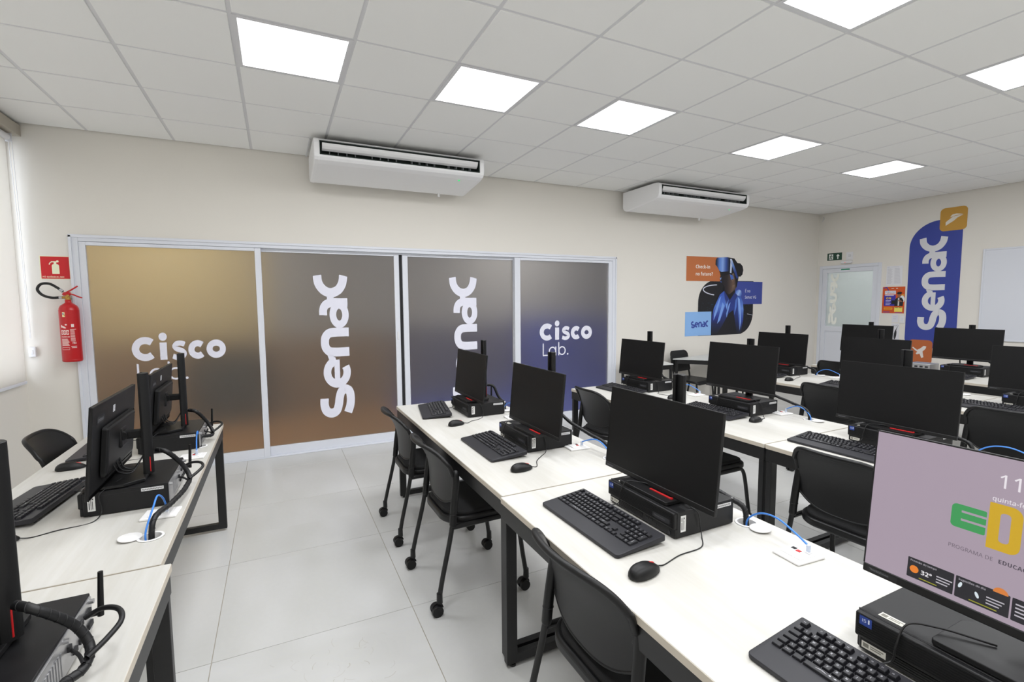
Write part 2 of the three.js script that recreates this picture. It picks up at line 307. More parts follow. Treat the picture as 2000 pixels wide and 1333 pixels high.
// sliding glass partition in the back wall
{
  const d = struct(thing('door_1', null, null, [0, 0, 0])), { x0, x1, y1 } = D1;
  obj('door_frame', [rspan(x0, x0 + 0.05, 0, y1, -0.1, 0.022, 0.003), rspan(x1 - 0.05, x1, 0, y1, -0.1, 0.022, 0.003), rspan(x0 + 0.05, x1 - 0.05, y1 - 0.05, y1, -0.1, 0.022, 0.003), rspan(x0 + 0.05, x1 - 0.05, 0, 0.012, -0.1, 0.018, 0.003)], M.alu, d);
  obj('track', [rspan(x0 - 0.012, x1 + 0.012, y1 - 0.018, y1 + 0.006, -0.02, 0.032, 0.002), rspan(x0 - 0.012, x0 + 0.008, 0, y1, -0.02, 0.032, 0.002), rspan(x1 - 0.008, x1 + 0.012, 0, y1, -0.02, 0.032, 0.002), span(x0 + 0.05, x1 - 0.05, y1 - 0.066, y1 - 0.05, -0.03, -0.022)], M.alu, d);
  const glassTop = 2.095, glassLow = 0.102;
  const panel = (a, b, l, r, z) => {                                   // outer edges a..b, stile widths l, r, middle depth z
    const p = obj('door_panel', [rspan(a, a + l, 0.012, y1 - 0.052, z - 0.018, z + 0.018, 0.003), rspan(b - r, b, 0.012, y1 - 0.052, z - 0.018, z + 0.018, 0.003), rspan(a + l, b - r, 0.012, glassLow, z - 0.018, z + 0.018, 0.003), rspan(a + l, b - r, glassTop, y1 - 0.052, z - 0.018, z + 0.018, 0.003)], M.alu, d);
    obj('pane', span(a + l - 0.006, b - r + 0.006, glassLow - 0.006, glassTop + 0.006, z - 0.004, z + 0.004), M.frost, p);
    return p;
  };
  const zf = -0.002, zr = -0.048;
  const p1 = panel(-0.115, 1.288, 0.048, 0.055, zf), p2 = panel(1.24, 2.664, 0.048, 0.056, zr), p3 = panel(2.702, 4.15, 0.061, 0.06, zr), p4 = panel(4.091, 5.596, 0.079, 0.063, zf);
  const word = (parent, g, x, y, sx, sy, z) => obj('lettering', g.clone().applyMatrix4(new THREE.Matrix4().makeScale(sx, sy, 0.0016)).translate(x, y, z + 0.0042), M.vinyl, parent);
  const upright = (parent, xb, yb, sa, su, z) => obj('lettering', SIGN_WORD.clone().applyMatrix4(new THREE.Matrix4().makeBasis(V(0, sa, 0), V(-su, 0, 0), V(0, 0, 0.0016)).setPosition(xb, yb, z + 0.0042)), M.vinyl, parent);
  const BW = boldWord(), TW = thinWord();
  word(p1, BW, 0.205, 1.062, 0.178, 0.213, zf); word(p1, TW, 0.232, 0.868, 0.16, 0.165, zf);
  upright(p2, 2.108, 0.345, 0.00181, 0.00153, zr); upright(p3, 3.607, 0.345, 0.00181, 0.00156, zr);
  word(p4, BW, 4.452, 1.075, 0.196, 0.213, zf); word(p4, TW, 4.495, 0.868, 0.16, 0.165, zf);
  obj('lock', [rspan(2.628, 2.646, 1.16, 1.25, zr + 0.018, zr + 0.024, 0.003), cylZ(0.006, 0.006, 2.637, 1.225, zr + 0.026), cylZ(0.005, 0.006, 2.637, 1.19, zr + 0.026)], M.white, p2);
  obj('brush_seal', span(2.666, 2.7, 0.012, y1 - 0.052, zr - 0.012, zr - 0.004), M.shadowgap, p2);
}
// the room behind the partition, seen only through the frosted glass
{
  const bz = -2.3, xa = -0.8, xb = 8.2;
  const brown = std({ color: '#b07f42', roughness: 0.7 }), navy = std({ color: '#4054c0', roughness: 0.7 }), grey = std({ color: '#b5b2ad', roughness: 0.9 }), tan = std({ color: '#d8c48f', roughness: 0.9 }), dark = std({ color: '#2b2926', roughness: 0.6 });
  struct(obj('floor_next_room', [span(xa, 2.95, -0.1, -0.004, bz, -WT)], brown)); struct(obj('floor_next_room', [span(2.95, xb, -0.1, -0.004, bz, -WT)], navy));
  struct(obj('wall_next_room', [span(xa - 0.1, 1.3, -0.1, 3.2, bz - 0.1, bz)], tan)); struct(obj('wall_next_room', [span(1.3, xb + 0.1, -0.1, 3.2, bz - 0.1, bz)], grey));
  struct(obj('wall_next_room', [span(xa - 0.1, xa, -0.1, 3.2, bz, -WT)], tan)); struct(obj('wall_next_room', [span(xb, xb + 0.1, -0.1, 3.2, bz, -WT)], grey));
  struct(obj('ceiling_next_room', [span(xa - 0.1, xb + 0.1, 3.0, 3.2, bz, -WT)], grey));
  struct(obj('wall_panel_next_room', [span(xa, 3.1, 0, 1.1, bz, bz + 0.03)], std({ color: '#957550', roughness: 0.7 }))); struct(obj('wall_panel_next_room', [span(3.1, 5.3, 0, 1.2, bz, bz + 0.03)], std({ color: '#5a5573', roughness: 0.7 }))); struct(obj('wall_panel_next_room', [span(5.3, xb, 0, 1.3, bz, bz + 0.03)], navy));
  const cupboard = (x0, x1, y1, z0, z1, label) => {                     // dark low cupboards that show as soft dark shapes through the glass
    const t = thing('cupboard', label, 'cupboard', [(x0 + x1) / 2, 0, (z0 + z1) / 2]), w = x1 - x0, d = z1 - z0;
    obj('carcass', rspan(-w / 2, w / 2, 0.06, y1, -d / 2, d / 2 - 0.02, 0.004), dark, t); obj('plinth', span(-w / 2 + 0.03, w / 2 - 0.03, 0, 0.06, -d / 2, d / 2 - 0.05), dark, t);
    for (const s of [-1, 1]) { const dr = obj('door', rspan(s < 0 ? -w / 2 + 0.004 : 0.002, s < 0 ? -0.002 : w / 2 - 0.004, 0.065, y1 - 0.02, d / 2 - 0.02, d / 2, 0.003), dark, t); obj('handle', rspan(s * 0.05 - 0.006, s * 0.05 + 0.006, y1 * 0.5, y1 * 0.5 + 0.14, d / 2, d / 2 + 0.02, 0.004), M.metal, dr); }
  };
  cupboard(0.35, 1.2, 0.95, -2.2, -1.75, 'dark cupboard blurred behind the frosted glass of the leftmost partition panel');
  for (const [x, k, w] of [[0.2, 1.15, 'brown'], [5.2, 1.4, 'blue']]) {
    const t = thing('ceiling_light', 'lamp of the next room above its ' + w + ' floor behind the frosted partition', 'ceiling light', [x, 3.0, -1.2]);
    obj('diffuser', rbx(1.0, 0.02, 0.5, 0, -0.01, 0), M.diffuser, t);
    const l = new THREE.RectAreaLight(PANEL_COLOR, NEXT_ROOM_LIGHT * k, 1.0, 0.5); l.position.set(0, -0.024, 0); l.rotation.x = -Math.PI / 2; t.add(l);
  }
}
// white door with a frosted pane in the right wall, and the corridor behind it
{
  const d = struct(thing('door_2', null, null, [XR, 0, D2.z0], -Math.PI / 2));   // local x runs along the wall, z into the room
  const W = D2.z1 - D2.z0, T = D2.y1, paper = M.alu;
  obj('door_frame', [rspan(0, 0.05, 0, T, -0.1, 0.012, 0.003), rspan(W - 0.05, W, 0, T, -0.1, 0.012, 0.003), rspan(0.05, W - 0.05, T - 0.05, T, -0.1, 0.012, 0.003)], paper, d);
  const gx0 = 0.125, gx1 = W - 0.125, gy0 = 1.11, gy1 = 2.04;
  const leaf = obj('door_leaf', [rspan(0.052, gx0, 0.01, T - 0.052, -0.045, 0.004, 0.003), rspan(gx1, W - 0.052, 0.01, T - 0.052, -0.045, 0.004, 0.003), rspan(gx0, gx1, gy1, T - 0.052, -0.045, 0.004, 0.003), rspan(gx0, gx1, gy0 - 0.085, gy0, -0.045, 0.004, 0.003), rspan(gx0, gx1, 0.01, 0.12, -0.045, 0.004, 0.003), rspan(gx0, gx1, 0.12, gy0 - 0.085, -0.03, -0.008, 0.002)], M.alu, d);
  obj('pane', span(gx0 - 0.004, gx1 + 0.004, gy0 - 0.004, gy1 + 0.004, -0.024, -0.016), M.frostdoor, leaf);
  obj('lettering', mirrored(SIGN_WORD, new THREE.Matrix4().makeBasis(V(0, 0.00103, 0), V(0.00063, 0, 0), V(0, 0, 0.0008))).translate(gx0 + 0.055, gy0 + 0.035, -0.016), std({ color: '#fbfbf2', roughness: 0.6 }), leaf);
  obj('sticker', bx(0.14, 0.022, 0.001, 0.43, 2.085, 0.0046), std({ color: '#1f8f6a', roughness: 0.6 }), leaf);
  for (const y of [0.25, 1.05, 1.85]) obj('hinge', cyl(0.008, 0.008, 0.09, 0.05, y, 0.016, 10), M.alu, d);
  obj('door_handle', [rspan(W - 0.11, W - 0.07, 0.93, 1.13, 0.004, 0.01, 0.003), rod([W - 0.09, 1.06, 0.01], [W - 0.09, 1.06, 0.055], 0.009), rod([W - 0.09, 1.06, 0.055], [W - 0.21, 1.06, 0.055], 0.009)], M.metal, d);
  const c = std({ color: '#dfe2e0', roughness: 0.9 }), x0 = XR + WT, x1 = XR + 1.7;
  struct(obj('floor_corridor', span(x0, x1, -0.1, -0.004, -0.6, 1.9), std({ color: '#bab6ae', roughness: 0.5 })));
  struct(obj('wall_corridor', [span(x1, x1 + 0.1, -0.1, 2.9, -0.6, 1.9), span(x0, x1, -0.1, 2.9, -0.7, -0.6), span(x0, x1, -0.1, 2.9, 1.9, 2.0)], c));
  struct(obj('ceiling_corridor', span(x0, x1 + 0.1, 2.7, 2.9, -0.7, 2.0), c));
  const t = thing('ceiling_light', 'lamp of the corridor above the white door with frosted pane', 'ceiling light', [XR + 1.0, 2.7, 0.45]);
  obj('diffuser', rbx(0.5, 0.02, 0.5, 0, -0.01, 0), M.diffuser, t);
  const l = new THREE.RectAreaLight(PANEL_COLOR, 9, 0.5, 0.5); l.position.set(0, -0.024, 0); l.rotation.x = -Math.PI / 2; t.add(l);
}
// ================================================================ furniture
function makeDesk(name, label, D, L, pos, holes, lidX, plateX) {
  const t = thing(name, label, 'desk', pos, 0, 'pale desks in rows');
  const hx = D - 0.07;
  const s = roundRect(0, -L, D, 0, 0.003);
  for (const [g] of holes) { const h = new THREE.Path(); h.absarc(hx, -g, 0.033, 0, Math.PI * 2, true); s.holes.push(h); }
  obj('tabletop', metric(extrude(s, 0.025, 0.0012, 1, 14).rotateX(-Math.PI / 2).translate(0, 0.725, 0), 'z'), M.wood, t);
  obj('edge_band', [span(-0.0012, 0.0003, 0.7265, 0.7485, 0.003, L - 0.003), span(D - 0.0003, D + 0.0012, 0.7265, 0.7485, 0.003, L - 0.003), span(0.003, D - 0.003, 0.7265, 0.7485, -0.0012, 0.0003), span(0.003, D - 0.003, 0.7265, 0.7485, L - 0.0003, L + 0.0012)], M.edge, t);
  for (const z of [0.02, L - 0.02]) {
    const f = obj('leg_frame', [rbx(0.05, 0.637, 0.032, 0.032, 0.3335, z, 0.003), rbx(0.05, 0.637, 0.032, D - 0.032, 0.3335, z, 0.003), rbx(D - 0.112, 0.04, 0.032, D / 2, 0.036, z, 0.003), rbx(D - 0.07, 0.04, 0.032, D / 2, 0.7, z, 0.003)], M.steel, t);
    obj('levelling_foot', [cyl(0.013, 0.015, 0.008, 0.04, 0.004, z, 12), cyl(0.006, 0.006, 0.016, 0.04, 0.01, z, 8)], M.steel, f);
  }
  obj('beam', rspan(0.004, 0.034, 0.652, 0.7245, 0.001, L - 0.001, 0.003), M.steel, t);
  obj('beam', rspan(D - 0.034, D - 0.004, 0.652, 0.7245, 0.001, L - 0.001, 0.003), M.steel, t);
  holes.forEach(([g, so], k) => {
    const profile = [[0.0315, -0.022], [0.0315, 0.002], [0.034, 0.0035], [0.04, 0.003], [0.042, 0.0002], [0.033, 0.0002], [0.033, -0.022]].map((p) => new THREE.Vector2(...p));
    const r = obj('cable_grommet', [new THREE.LatheGeometry(profile, 28)], M.socket, t); r.position.set(hx, 0.75, g);
    const lid = obj('lid', [new THREE.LatheGeometry([[0, 0], [0.034, 0], [0.036, 0.002], [0.0345, 0.006], [0, 0.0075]].map((p) => new THREE.Vector2(...p)), 28)], M.socket, r);
    lid.position.set(lidX ? -0.062 : -0.006, 0.0035, lidX ? -0.012 : 0.06); lid.rotation.set(lidX ? 0 : -0.06, 0, lidX ? -0.06 : 0.03);
    const p = obj('socket_plate', [rbx(0.12, 0.009, 0.095, 0, 0.0045, 0, 0.004, 2), rbx(0.075, 0.004, 0.07, 0, 0.0105, 0, 0.0015)], M.socket, t); p.position.set(D - plateX, 0.75, so); p.rotation.y = -0.08;
    obj('port', bx(0.013, 0.002, 0.014, 0.006, 0.013, -0.004), M.red, p); obj('port', bx(0.013, 0.002, 0.014, 0.006, 0.013, -0.024).translate(0.005, 0, 0.0), M.shadowgap, p);
    obj('port', rbx(0.016, 0.008, 0.016, 0.022, 0.014, 0.018, 0.002), M.white, p);
  });
  return t;
}
function makeChair(name, label, spot, turn = 0) {
  const t = thing(name, label, "chair", spot, turn, "black office chairs on castors");
  for (const s of [-1, 1]) {
    const leg = obj('rear_leg', [tube([[0.004, 0.055, 0.247 * s], [0.008, 0.1, 0.247 * s], [0.022, 0.17, 0.244 * s], [0.082, 0.43, 0.236 * s], [0.112, 0.66, 0.226 * s]], 0.0125, 10, 26), cyl(0.015, 0.016, 0.05, 0.006, 0.085, 0.247 * s, 12)], M.steel, t);
    obj('sleeve', [tube([[0.088, 0.445, 0.2352 * s], [0.097, 0.54, 0.232 * s], [0.111, 0.655, 0.226 * s], [0.112, 0.69, 0.222 * s]], 0.0185, 12, 16), new THREE.SphereGeometry(0.0185, 14, 10).scale(1, 1.7, 1).translate(0.112, 0.69, 0.222 * s), new THREE.SphereGeometry(0.0184, 12, 8).translate(0.088, 0.446, 0.2352 * s), new THREE.TorusGeometry(0.0185, 0.002, 6, 16).rotateX(Math.PI / 2).translate(0.0935, 0.5, 0.2335 * s)], M.chair, leg);
    const front = obj('front_leg', [tube([[0.505, 0.055, 0.247 * s], [0.5, 0.1, 0.247 * s], [0.488, 0.18, 0.244 * s], [0.452, 0.4, 0.232 * s], [0.43, 0.428, 0.23 * s], [0.38, 0.43, 0.23 * s], [0.088, 0.43, 0.234 * s]], 0.0125, 10, 40), cyl(0.015, 0.016, 0.05, 0.503, 0.085, 0.247 * s, 12)], M.steel, t);
    for (const [p, x] of [[leg, 0.006], [front, 0.503]]) {
      obj('castor', [cylZ(0.028, 0.02, x - 0.016, 0.028, 0.247 * s - 0.0165, 18), cylZ(0.028, 0.02, x - 0.016, 0.028, 0.247 * s + 0.0165, 18), cylZ(0.007, 0.05, x - 0.016, 0.028, 0.247 * s, 10), new THREE.CylinderGeometry(0.03, 0.03, 0.012, 18, 1, false, 0, Math.PI).rotateX(Math.PI / 2).rotateZ(Math.PI / 2).translate(x - 0.012, 0.034, 0.247 * s), rbx(0.024, 0.022, 0.014, x, 0.055, 0.247 * s, 0.004)], M.plastic, p);
    }
  }
  // seat shell: rounded at the back, upturned rim; pad on top
  const plan = roundRect(0.06, -0.225, 0.5, 0.225, 0.13, 0.06, 0.06, 0.13);
  obj('seat', extrude(plan, 0.042, 0.012, 3, 14).rotateX(-Math.PI / 2).translate(0, 0.425, 0), M.chair, t);
  const pad = extrude(roundRect(0.078, -0.207, 0.488, 0.207, 0.118, 0.055, 0.055, 0.118), 0.03, 0.013, 4, 14).rotateX(-Math.PI / 2).translate(0, 0.458, 0);
  obj('cushion', pad, M.pad, t);
  // back shell: curved across, leaning back towards the top
  const nu = 28, nv = 16, th = 0.007, pos = [], idx = [], at = (u, v) => {
    const e = Math.pow(Math.abs(u), 3.2), y0 = 0.512 + 0.06 * e, y1 = 0.836 - 0.08 * Math.pow(Math.abs(u), 6.5);
    const y = y0 + (y1 - y0) * v, k = (y - 0.512) / 0.324;
    const z = u * (0.205 + 0.02 * Math.sin(Math.PI * Math.min(1, Math.max(0, k)) * 0.8));
    const x = 0.098 + 0.016 * k - 0.105 * k * k * k + 0.006 - 0.045 * (1 - u * u) * (0.55 + 0.45 * k);
    return V(x, y, z);
  };
  for (const side of [0, 1]) for (let j = 0; j <= nv; j++) for (let i = 0; i <= nu; i++) { const p = at(-1 + 2 * i / nu, j / nv); pos.push(p.x + (side ? th : 0), p.y, p.z); }
  const N = (nu + 1) * (nv + 1), q = (a, b, c, d) => idx.push(a, b, c, a, c, d), I = (i, j) => j * (nu + 1) + i;
  for (let j = 0; j < nv; j++) for (let i = 0; i < nu; i++) { q(I(i, j), I(i, j + 1), I(i + 1, j + 1), I(i + 1, j)); q(N + I(i, j), N + I(i + 1, j), N + I(i + 1, j + 1), N + I(i, j + 1)); }
  const shell = new THREE.BufferGeometry(); shell.setAttribute('position', new THREE.Float32BufferAttribute(pos, 3)); shell.setIndex(idx); shell.computeVertexNormals();
  const rim = [];
  for (let i = 0; i <= nu; i++) rim.push(at(-1 + 2 * i / nu, 1)); for (let j = nv - 1; j > 0; j--) rim.push(at(1, j / nv)); for (let i = nu; i >= 0; i--) rim.push(at(-1 + 2 * i / nu, 0)); for (let j = 1; j < nv; j++) rim.push(at(-1, j / nv));
  const top = []; for (let j = 11; j < nv; j++) top.push(at(-1, j / nv).add(V(0.0015, 0, 0))); for (let i = 0; i <= nu; i++) top.push(at(-1 + 2 * i / nu, 1).add(V(-0.003, 0.001, 0))); for (let j = nv - 1; j > 10; j--) top.push(at(1, j / nv).add(V(0.0015, 0, 0)));
  const back = obj('backrest', [shell, tube(rim.map((p) => p.add(V(th / 2, 0, 0))), 0.0062, 8, 160, true)], M.chair, t);
  obj('rolled_rim', [tube(top, 0.0115, 10, 100), ...[top[0], top[top.length - 1]].map((p) => new THREE.SphereGeometry(0.0115, 10, 8).translate(p.x, p.y, p.z))], M.chair, back);
  return t;
}

// ---------------------------------------------------------------- desk equipment; local x points away from the user, z to the user's right, y = 0 is the desk
const LEG = ['esc', 'F1', 'F2', 'F3', 'F4', 'F5', 'F6', 'F7', 'F8', 'F9', 'F10', 'F11', 'F12', 'Prt', 'Scr', 'Pse', "'", '1', '2', '3', '4', '5', '6', '7', '8', '9', '0', '-', '=', '←', 'Ins', 'Hm', 'PU', 'Num', '/', '*', '-', '⇥', 'Q', 'W', 'E', 'R', 'T', 'Y', 'U', 'I', 'O', 'P', '´', '[', '↵', 'Del', 'End', 'PD', '7', '8', '9', '+', '⇪', 'A', 'S', 'D', 'F', 'G', 'H', 'J', 'K', 'L', 'Ç', '~', ']', '4', '5', '6', '⇧', '\\', 'Z', 'X', 'C', 'V', 'B', 'N', 'M', ',', '.', ';', '/', '⇧', '↑', '1', '2', '3', '↵', 'Ctrl', '', 'Alt', '', 'AltGr', '', '▤', 'Ctrl', '←', '↓', '→', '0', ','];
// rows of [column, width] in key units; column 0 is the left edge
const seq = (from, n, w = 1) => Array.from({ length: n }, (_, i) => [from + i * w, w]);
const KEYROWS = [
  [[0, 1], ...seq(2, 4), ...seq(6.5, 4), ...seq(11, 4), ...seq(15.25, 3)],
  [...seq(0, 13), [13, 2], ...seq(15.25, 3), ...seq(18.5, 4)],
  [[0, 1.5], ...seq(1.5, 12), [13.5, 1.5], ...seq(15.25, 3), ...seq(18.5, 3), [21.5, 1, 2]],
  [[0, 1.75], ...seq(1.75, 12), ...seq(18.5, 3)],
  [[0, 1.25], ...seq(1.25, 11), [12.25, 2.75], [16.25, 1], ...seq(18.5, 3), [21.5, 1, 2]],
  [[0, 1.25], [1.25, 1.25], [2.5, 1.25], [3.75, 6.25], [10, 1.25], [11.25, 1.25], [12.5, 1.25], [13.75, 1.25], ...seq(15.25, 3), [18.5, 2], [20.5, 1]],
];
const ATLAS = 16;
const keyMap = canvas(1024, 1024, (c, w, h) => {
  c.fillStyle = '#17171c'; c.fillRect(0, 0, w, h); c.fillStyle = '#d4d4da'; c.textAlign = 'center'; c.textBaseline = 'middle';
  LEG.forEach((s, i) => { const x = (i % ATLAS) * 64, y = Math.floor(i / ATLAS) * 64; c.font = (s.length > 1 ? '22' : '34') + 'px sans-serif'; c.fillText(s, x + 24, y + 26); });
});
M.key.map = keyMap;
const deckY = (x) => 0.0125 + 0.02 * Math.max(0, (x - 0.045) / 0.165);
function keyGeo(w, d, n) {                                             // w along z, d along x; legend n of the atlas on the top face
  const hx = d / 2, hz = w / 2, rings = [[0, -0.0004], [0.0062, 0.0006], [0.0094, 0.0016], [0.0102, 0.0026]], pos = [], uv = [], cx = (n % ATLAS) / ATLAS, cy = 1 - Math.floor(n / ATLAS) / ATLAS;
  const P = (k, s, t) => [s * (hx - rings[k][1]), rings[k][0], t * (hz - rings[k][1])], blank = [0.985, 0.02];
  const face = (a, b, c, d2, U) => { for (const [p, u] of [[a, U[0]], [b, U[1]], [c, U[2]], [a, U[0]], [c, U[2]], [d2, U[3]]]) { pos.push(...p); uv.push(...u); } };
  const cs = [[-1, -1], [-1, 1], [1, 1], [1, -1]];
  for (let k = 0; k < 3; k++) for (let i = 0; i < 4; i++) { const a = cs[i], b = cs[(i + 1) % 4]; face(P(k, ...a), P(k, ...b), P(k + 1, ...b), P(k + 1, ...a), [blank, blank, blank, blank]); }
  const e = 1 / ATLAS, ar = Math.min(1, 0.016 / w);
  face(P(3, -1, -1), P(3, -1, 1), P(3, 1, 1), P(3, 1, -1), [[cx, cy - e * 0.95], [cx + e * 0.95 / Math.max(ar, 0.6) * (ar < 0.6 ? 0.9 : 1), cy - e * 0.95], [cx + e * 0.95, cy], [cx, cy]]);
  const g = new THREE.BufferGeometry(); g.setAttribute('position', new THREE.Float32BufferAttribute(pos, 3)); g.setAttribute('uv', new THREE.Float32BufferAttribute(uv, 2)); g.computeVertexNormals();
  return g;
}
function makeKeyboard(name, label, pos, turn, separate) {
  const t = thing(name, label, 'keyboard', [pos[0], pos[1], pos[2]], turn, 'black keyboards on the desks');
  const KW = 0.472, KD = 0.208, U = 0.0196;
  const body = extrude(roundRect(0, -KW / 2, KD, KW / 2, 0.014, 0.005, 0.005, 0.014), 0.012, 0.0025, 2, 6).rotateX(-Math.PI / 2);
  const p = body.attributes.position; for (let i = 0; i < p.count; i++) { const x = p.getX(i), y = p.getY(i); p.setY(i, y < 0.006 ? y + 0.002 + 0.012 * Math.max(0, x) / KD : y + deckY(x) - 0.0115 + 0.001); }
  body.computeVertexNormals();
  obj('body', body, M.deck, t);
  for (const z of [-0.19, 0.19]) obj('foot', rod([KD - 0.02, 0.018, z], [KD - 0.014, 0.0, z], 0.008, 0.007, 8), M.deck, t);
  let n = 0; const all = [];
  const xr = (r) => 0.198 - 0.0135 - (r === 0 ? 0 : 0.0045) - r * 0.0205 + 0.0, slope = Math.atan(0.02 / 0.165);
  KEYROWS.forEach((row, r) => row.forEach(([c, w, tall]) => {
    const d = U * (tall ? 2 : 1) - 0.0026, x = xr(r) - (tall ? 0.0205 / 2 : 0), z = -KW / 2 + 0.0135 + (c + w / 2) * U, ww = w * U - 0.0026;
    const g = keyGeo(ww, d, n++).rotateZ(slope);
    if (separate) obj('key', g, M.key, t).position.set(x, deckY(x) + 0.0005, z); else all.push(g.translate(x, deckY(x) + 0.0005, z));
  }));
  if (!separate) stuff(obj('keys', all, M.key, t));
  return t;
}
function cord(name, parent, pts, r, mat = M.cable) { return obj(name, tube(pts, r, 7, pts.length * 10), mat, parent); }
function makeMouse(name, label, pos, turn) {
  const t = thing(name, label, 'mouse', pos, turn, 'black computer mice on the desks');
  const g = new THREE.SphereGeometry(1, 28, 18), p = g.attributes.position;
  for (let i = 0; i < p.count; i++) {
    let x = p.getX(i), y = p.getY(i), z = p.getZ(i);
    const w = 0.031 - 0.003 * x - 0.004 * Math.max(0, x) * x, h = 0.037 * (1 - 0.26 * x - 0.18 * x * x * (x > 0 ? 1 : 0.3));
    const sx = Math.sign(x) * Math.pow(Math.abs(x), 0.86), sz = Math.sign(z) * Math.pow(Math.abs(z), 0.88);
    p.setXYZ(i, sx * 0.061, y > 0 ? 0.006 + y * (h - 0.006) : Math.max(0.0005, 0.006 + y * 0.007), sz * w);
  }
  g.computeVertexNormals();
  const b = obj('body', g, M.plastic, t);
  obj('scroll_wheel', rbx(0.022, 0.007, 0.008, 0, 0, 0, 0.003, 2).rotateZ(-0.32).translate(0.03, 0.0262, 0), M.red, t);
  obj('base_line', [new THREE.TorusGeometry(1, 0.02, 4, 40).rotateX(Math.PI / 2).scale(0.0585, 0.04, 0.031).translate(0, 0.0045, 0)], M.deck, b);
  return t;
}
const pcFront = printed(512, 128, (c, w, h) => {
  c.fillStyle = '#1b1b1e'; c.fillRect(0, 0, w, h); c.fillStyle = '#2b2b2f'; c.fillRect(0, 0, w, h);
  c.fillStyle = '#6d6d72'; c.font = '60px sans-serif'; c.textBaseline = 'middle'; c.fillText('ThinkCentre', 40, h / 2);
});
const stickerText = (w, h, bg, lines, col = '#444') => printed(w, h, (c) => { c.fillStyle = bg; c.fillRect(0, 0, w, h); c.fillStyle = col; lines.forEach(([x, y, ww, hh]) => c.fillRect(x, y, ww, hh)); });
M.stickerTall = stickerText(64, 128, '#e8e8e6', [[10, 16, 8, 30], [10, 52, 8, 60], [26, 14, 5, 100], [38, 40, 6, 72], [38, 16, 12, 14]]);
M.stickerLong = stickerText(256, 48, '#d9d9da', Array.from({ length: 22 }, (_, i) => [12 + i * 10.6, 12 + (i % 3) * 3, 6, 20]));
M.stickerBlue = printed(64, 64, (c) => { c.fillStyle = '#25408f'; c.fillRect(0, 0, 64, 64); c.fillStyle = '#dfe6f5'; c.font = '30px sans-serif'; c.fillText('i5', 12, 40); c.fillRect(44, 10, 8, 30); });
M.stickerWin = stickerText(128, 48, '#cfcdc4', [[8, 10, 30, 28], [46, 12, 70, 8], [46, 26, 58, 8]], '#77756c');
const PCX = 0.29, PCY = 0.096, PCZ = 0.368;
const onFront = (m, w, h, x, y, z, parent, name) => { const g = new THREE.BoxGeometry(0.0008, h, w); const o = new THREE.Mesh(g, m); o.name = name; o.position.set(x, y, z); parent.add(o); return o; };
function flat(name, w, h, mat, parent, axis, x, y, z) {                // thin label on a face that looks along axis
  const g = new THREE.PlaneGeometry(w, h); if (axis === '-x') g.rotateY(-Math.PI / 2); if (axis === '+x') g.rotateY(Math.PI / 2); if (axis === '+y') g.rotateX(-Math.PI / 2).rotateY(-Math.PI / 2); if (axis === '-z') g.rotateY(Math.PI);
  const o = new THREE.Mesh(g, mat); o.name = name; o.position.set(x, y, z); parent.add(o); return o;
}
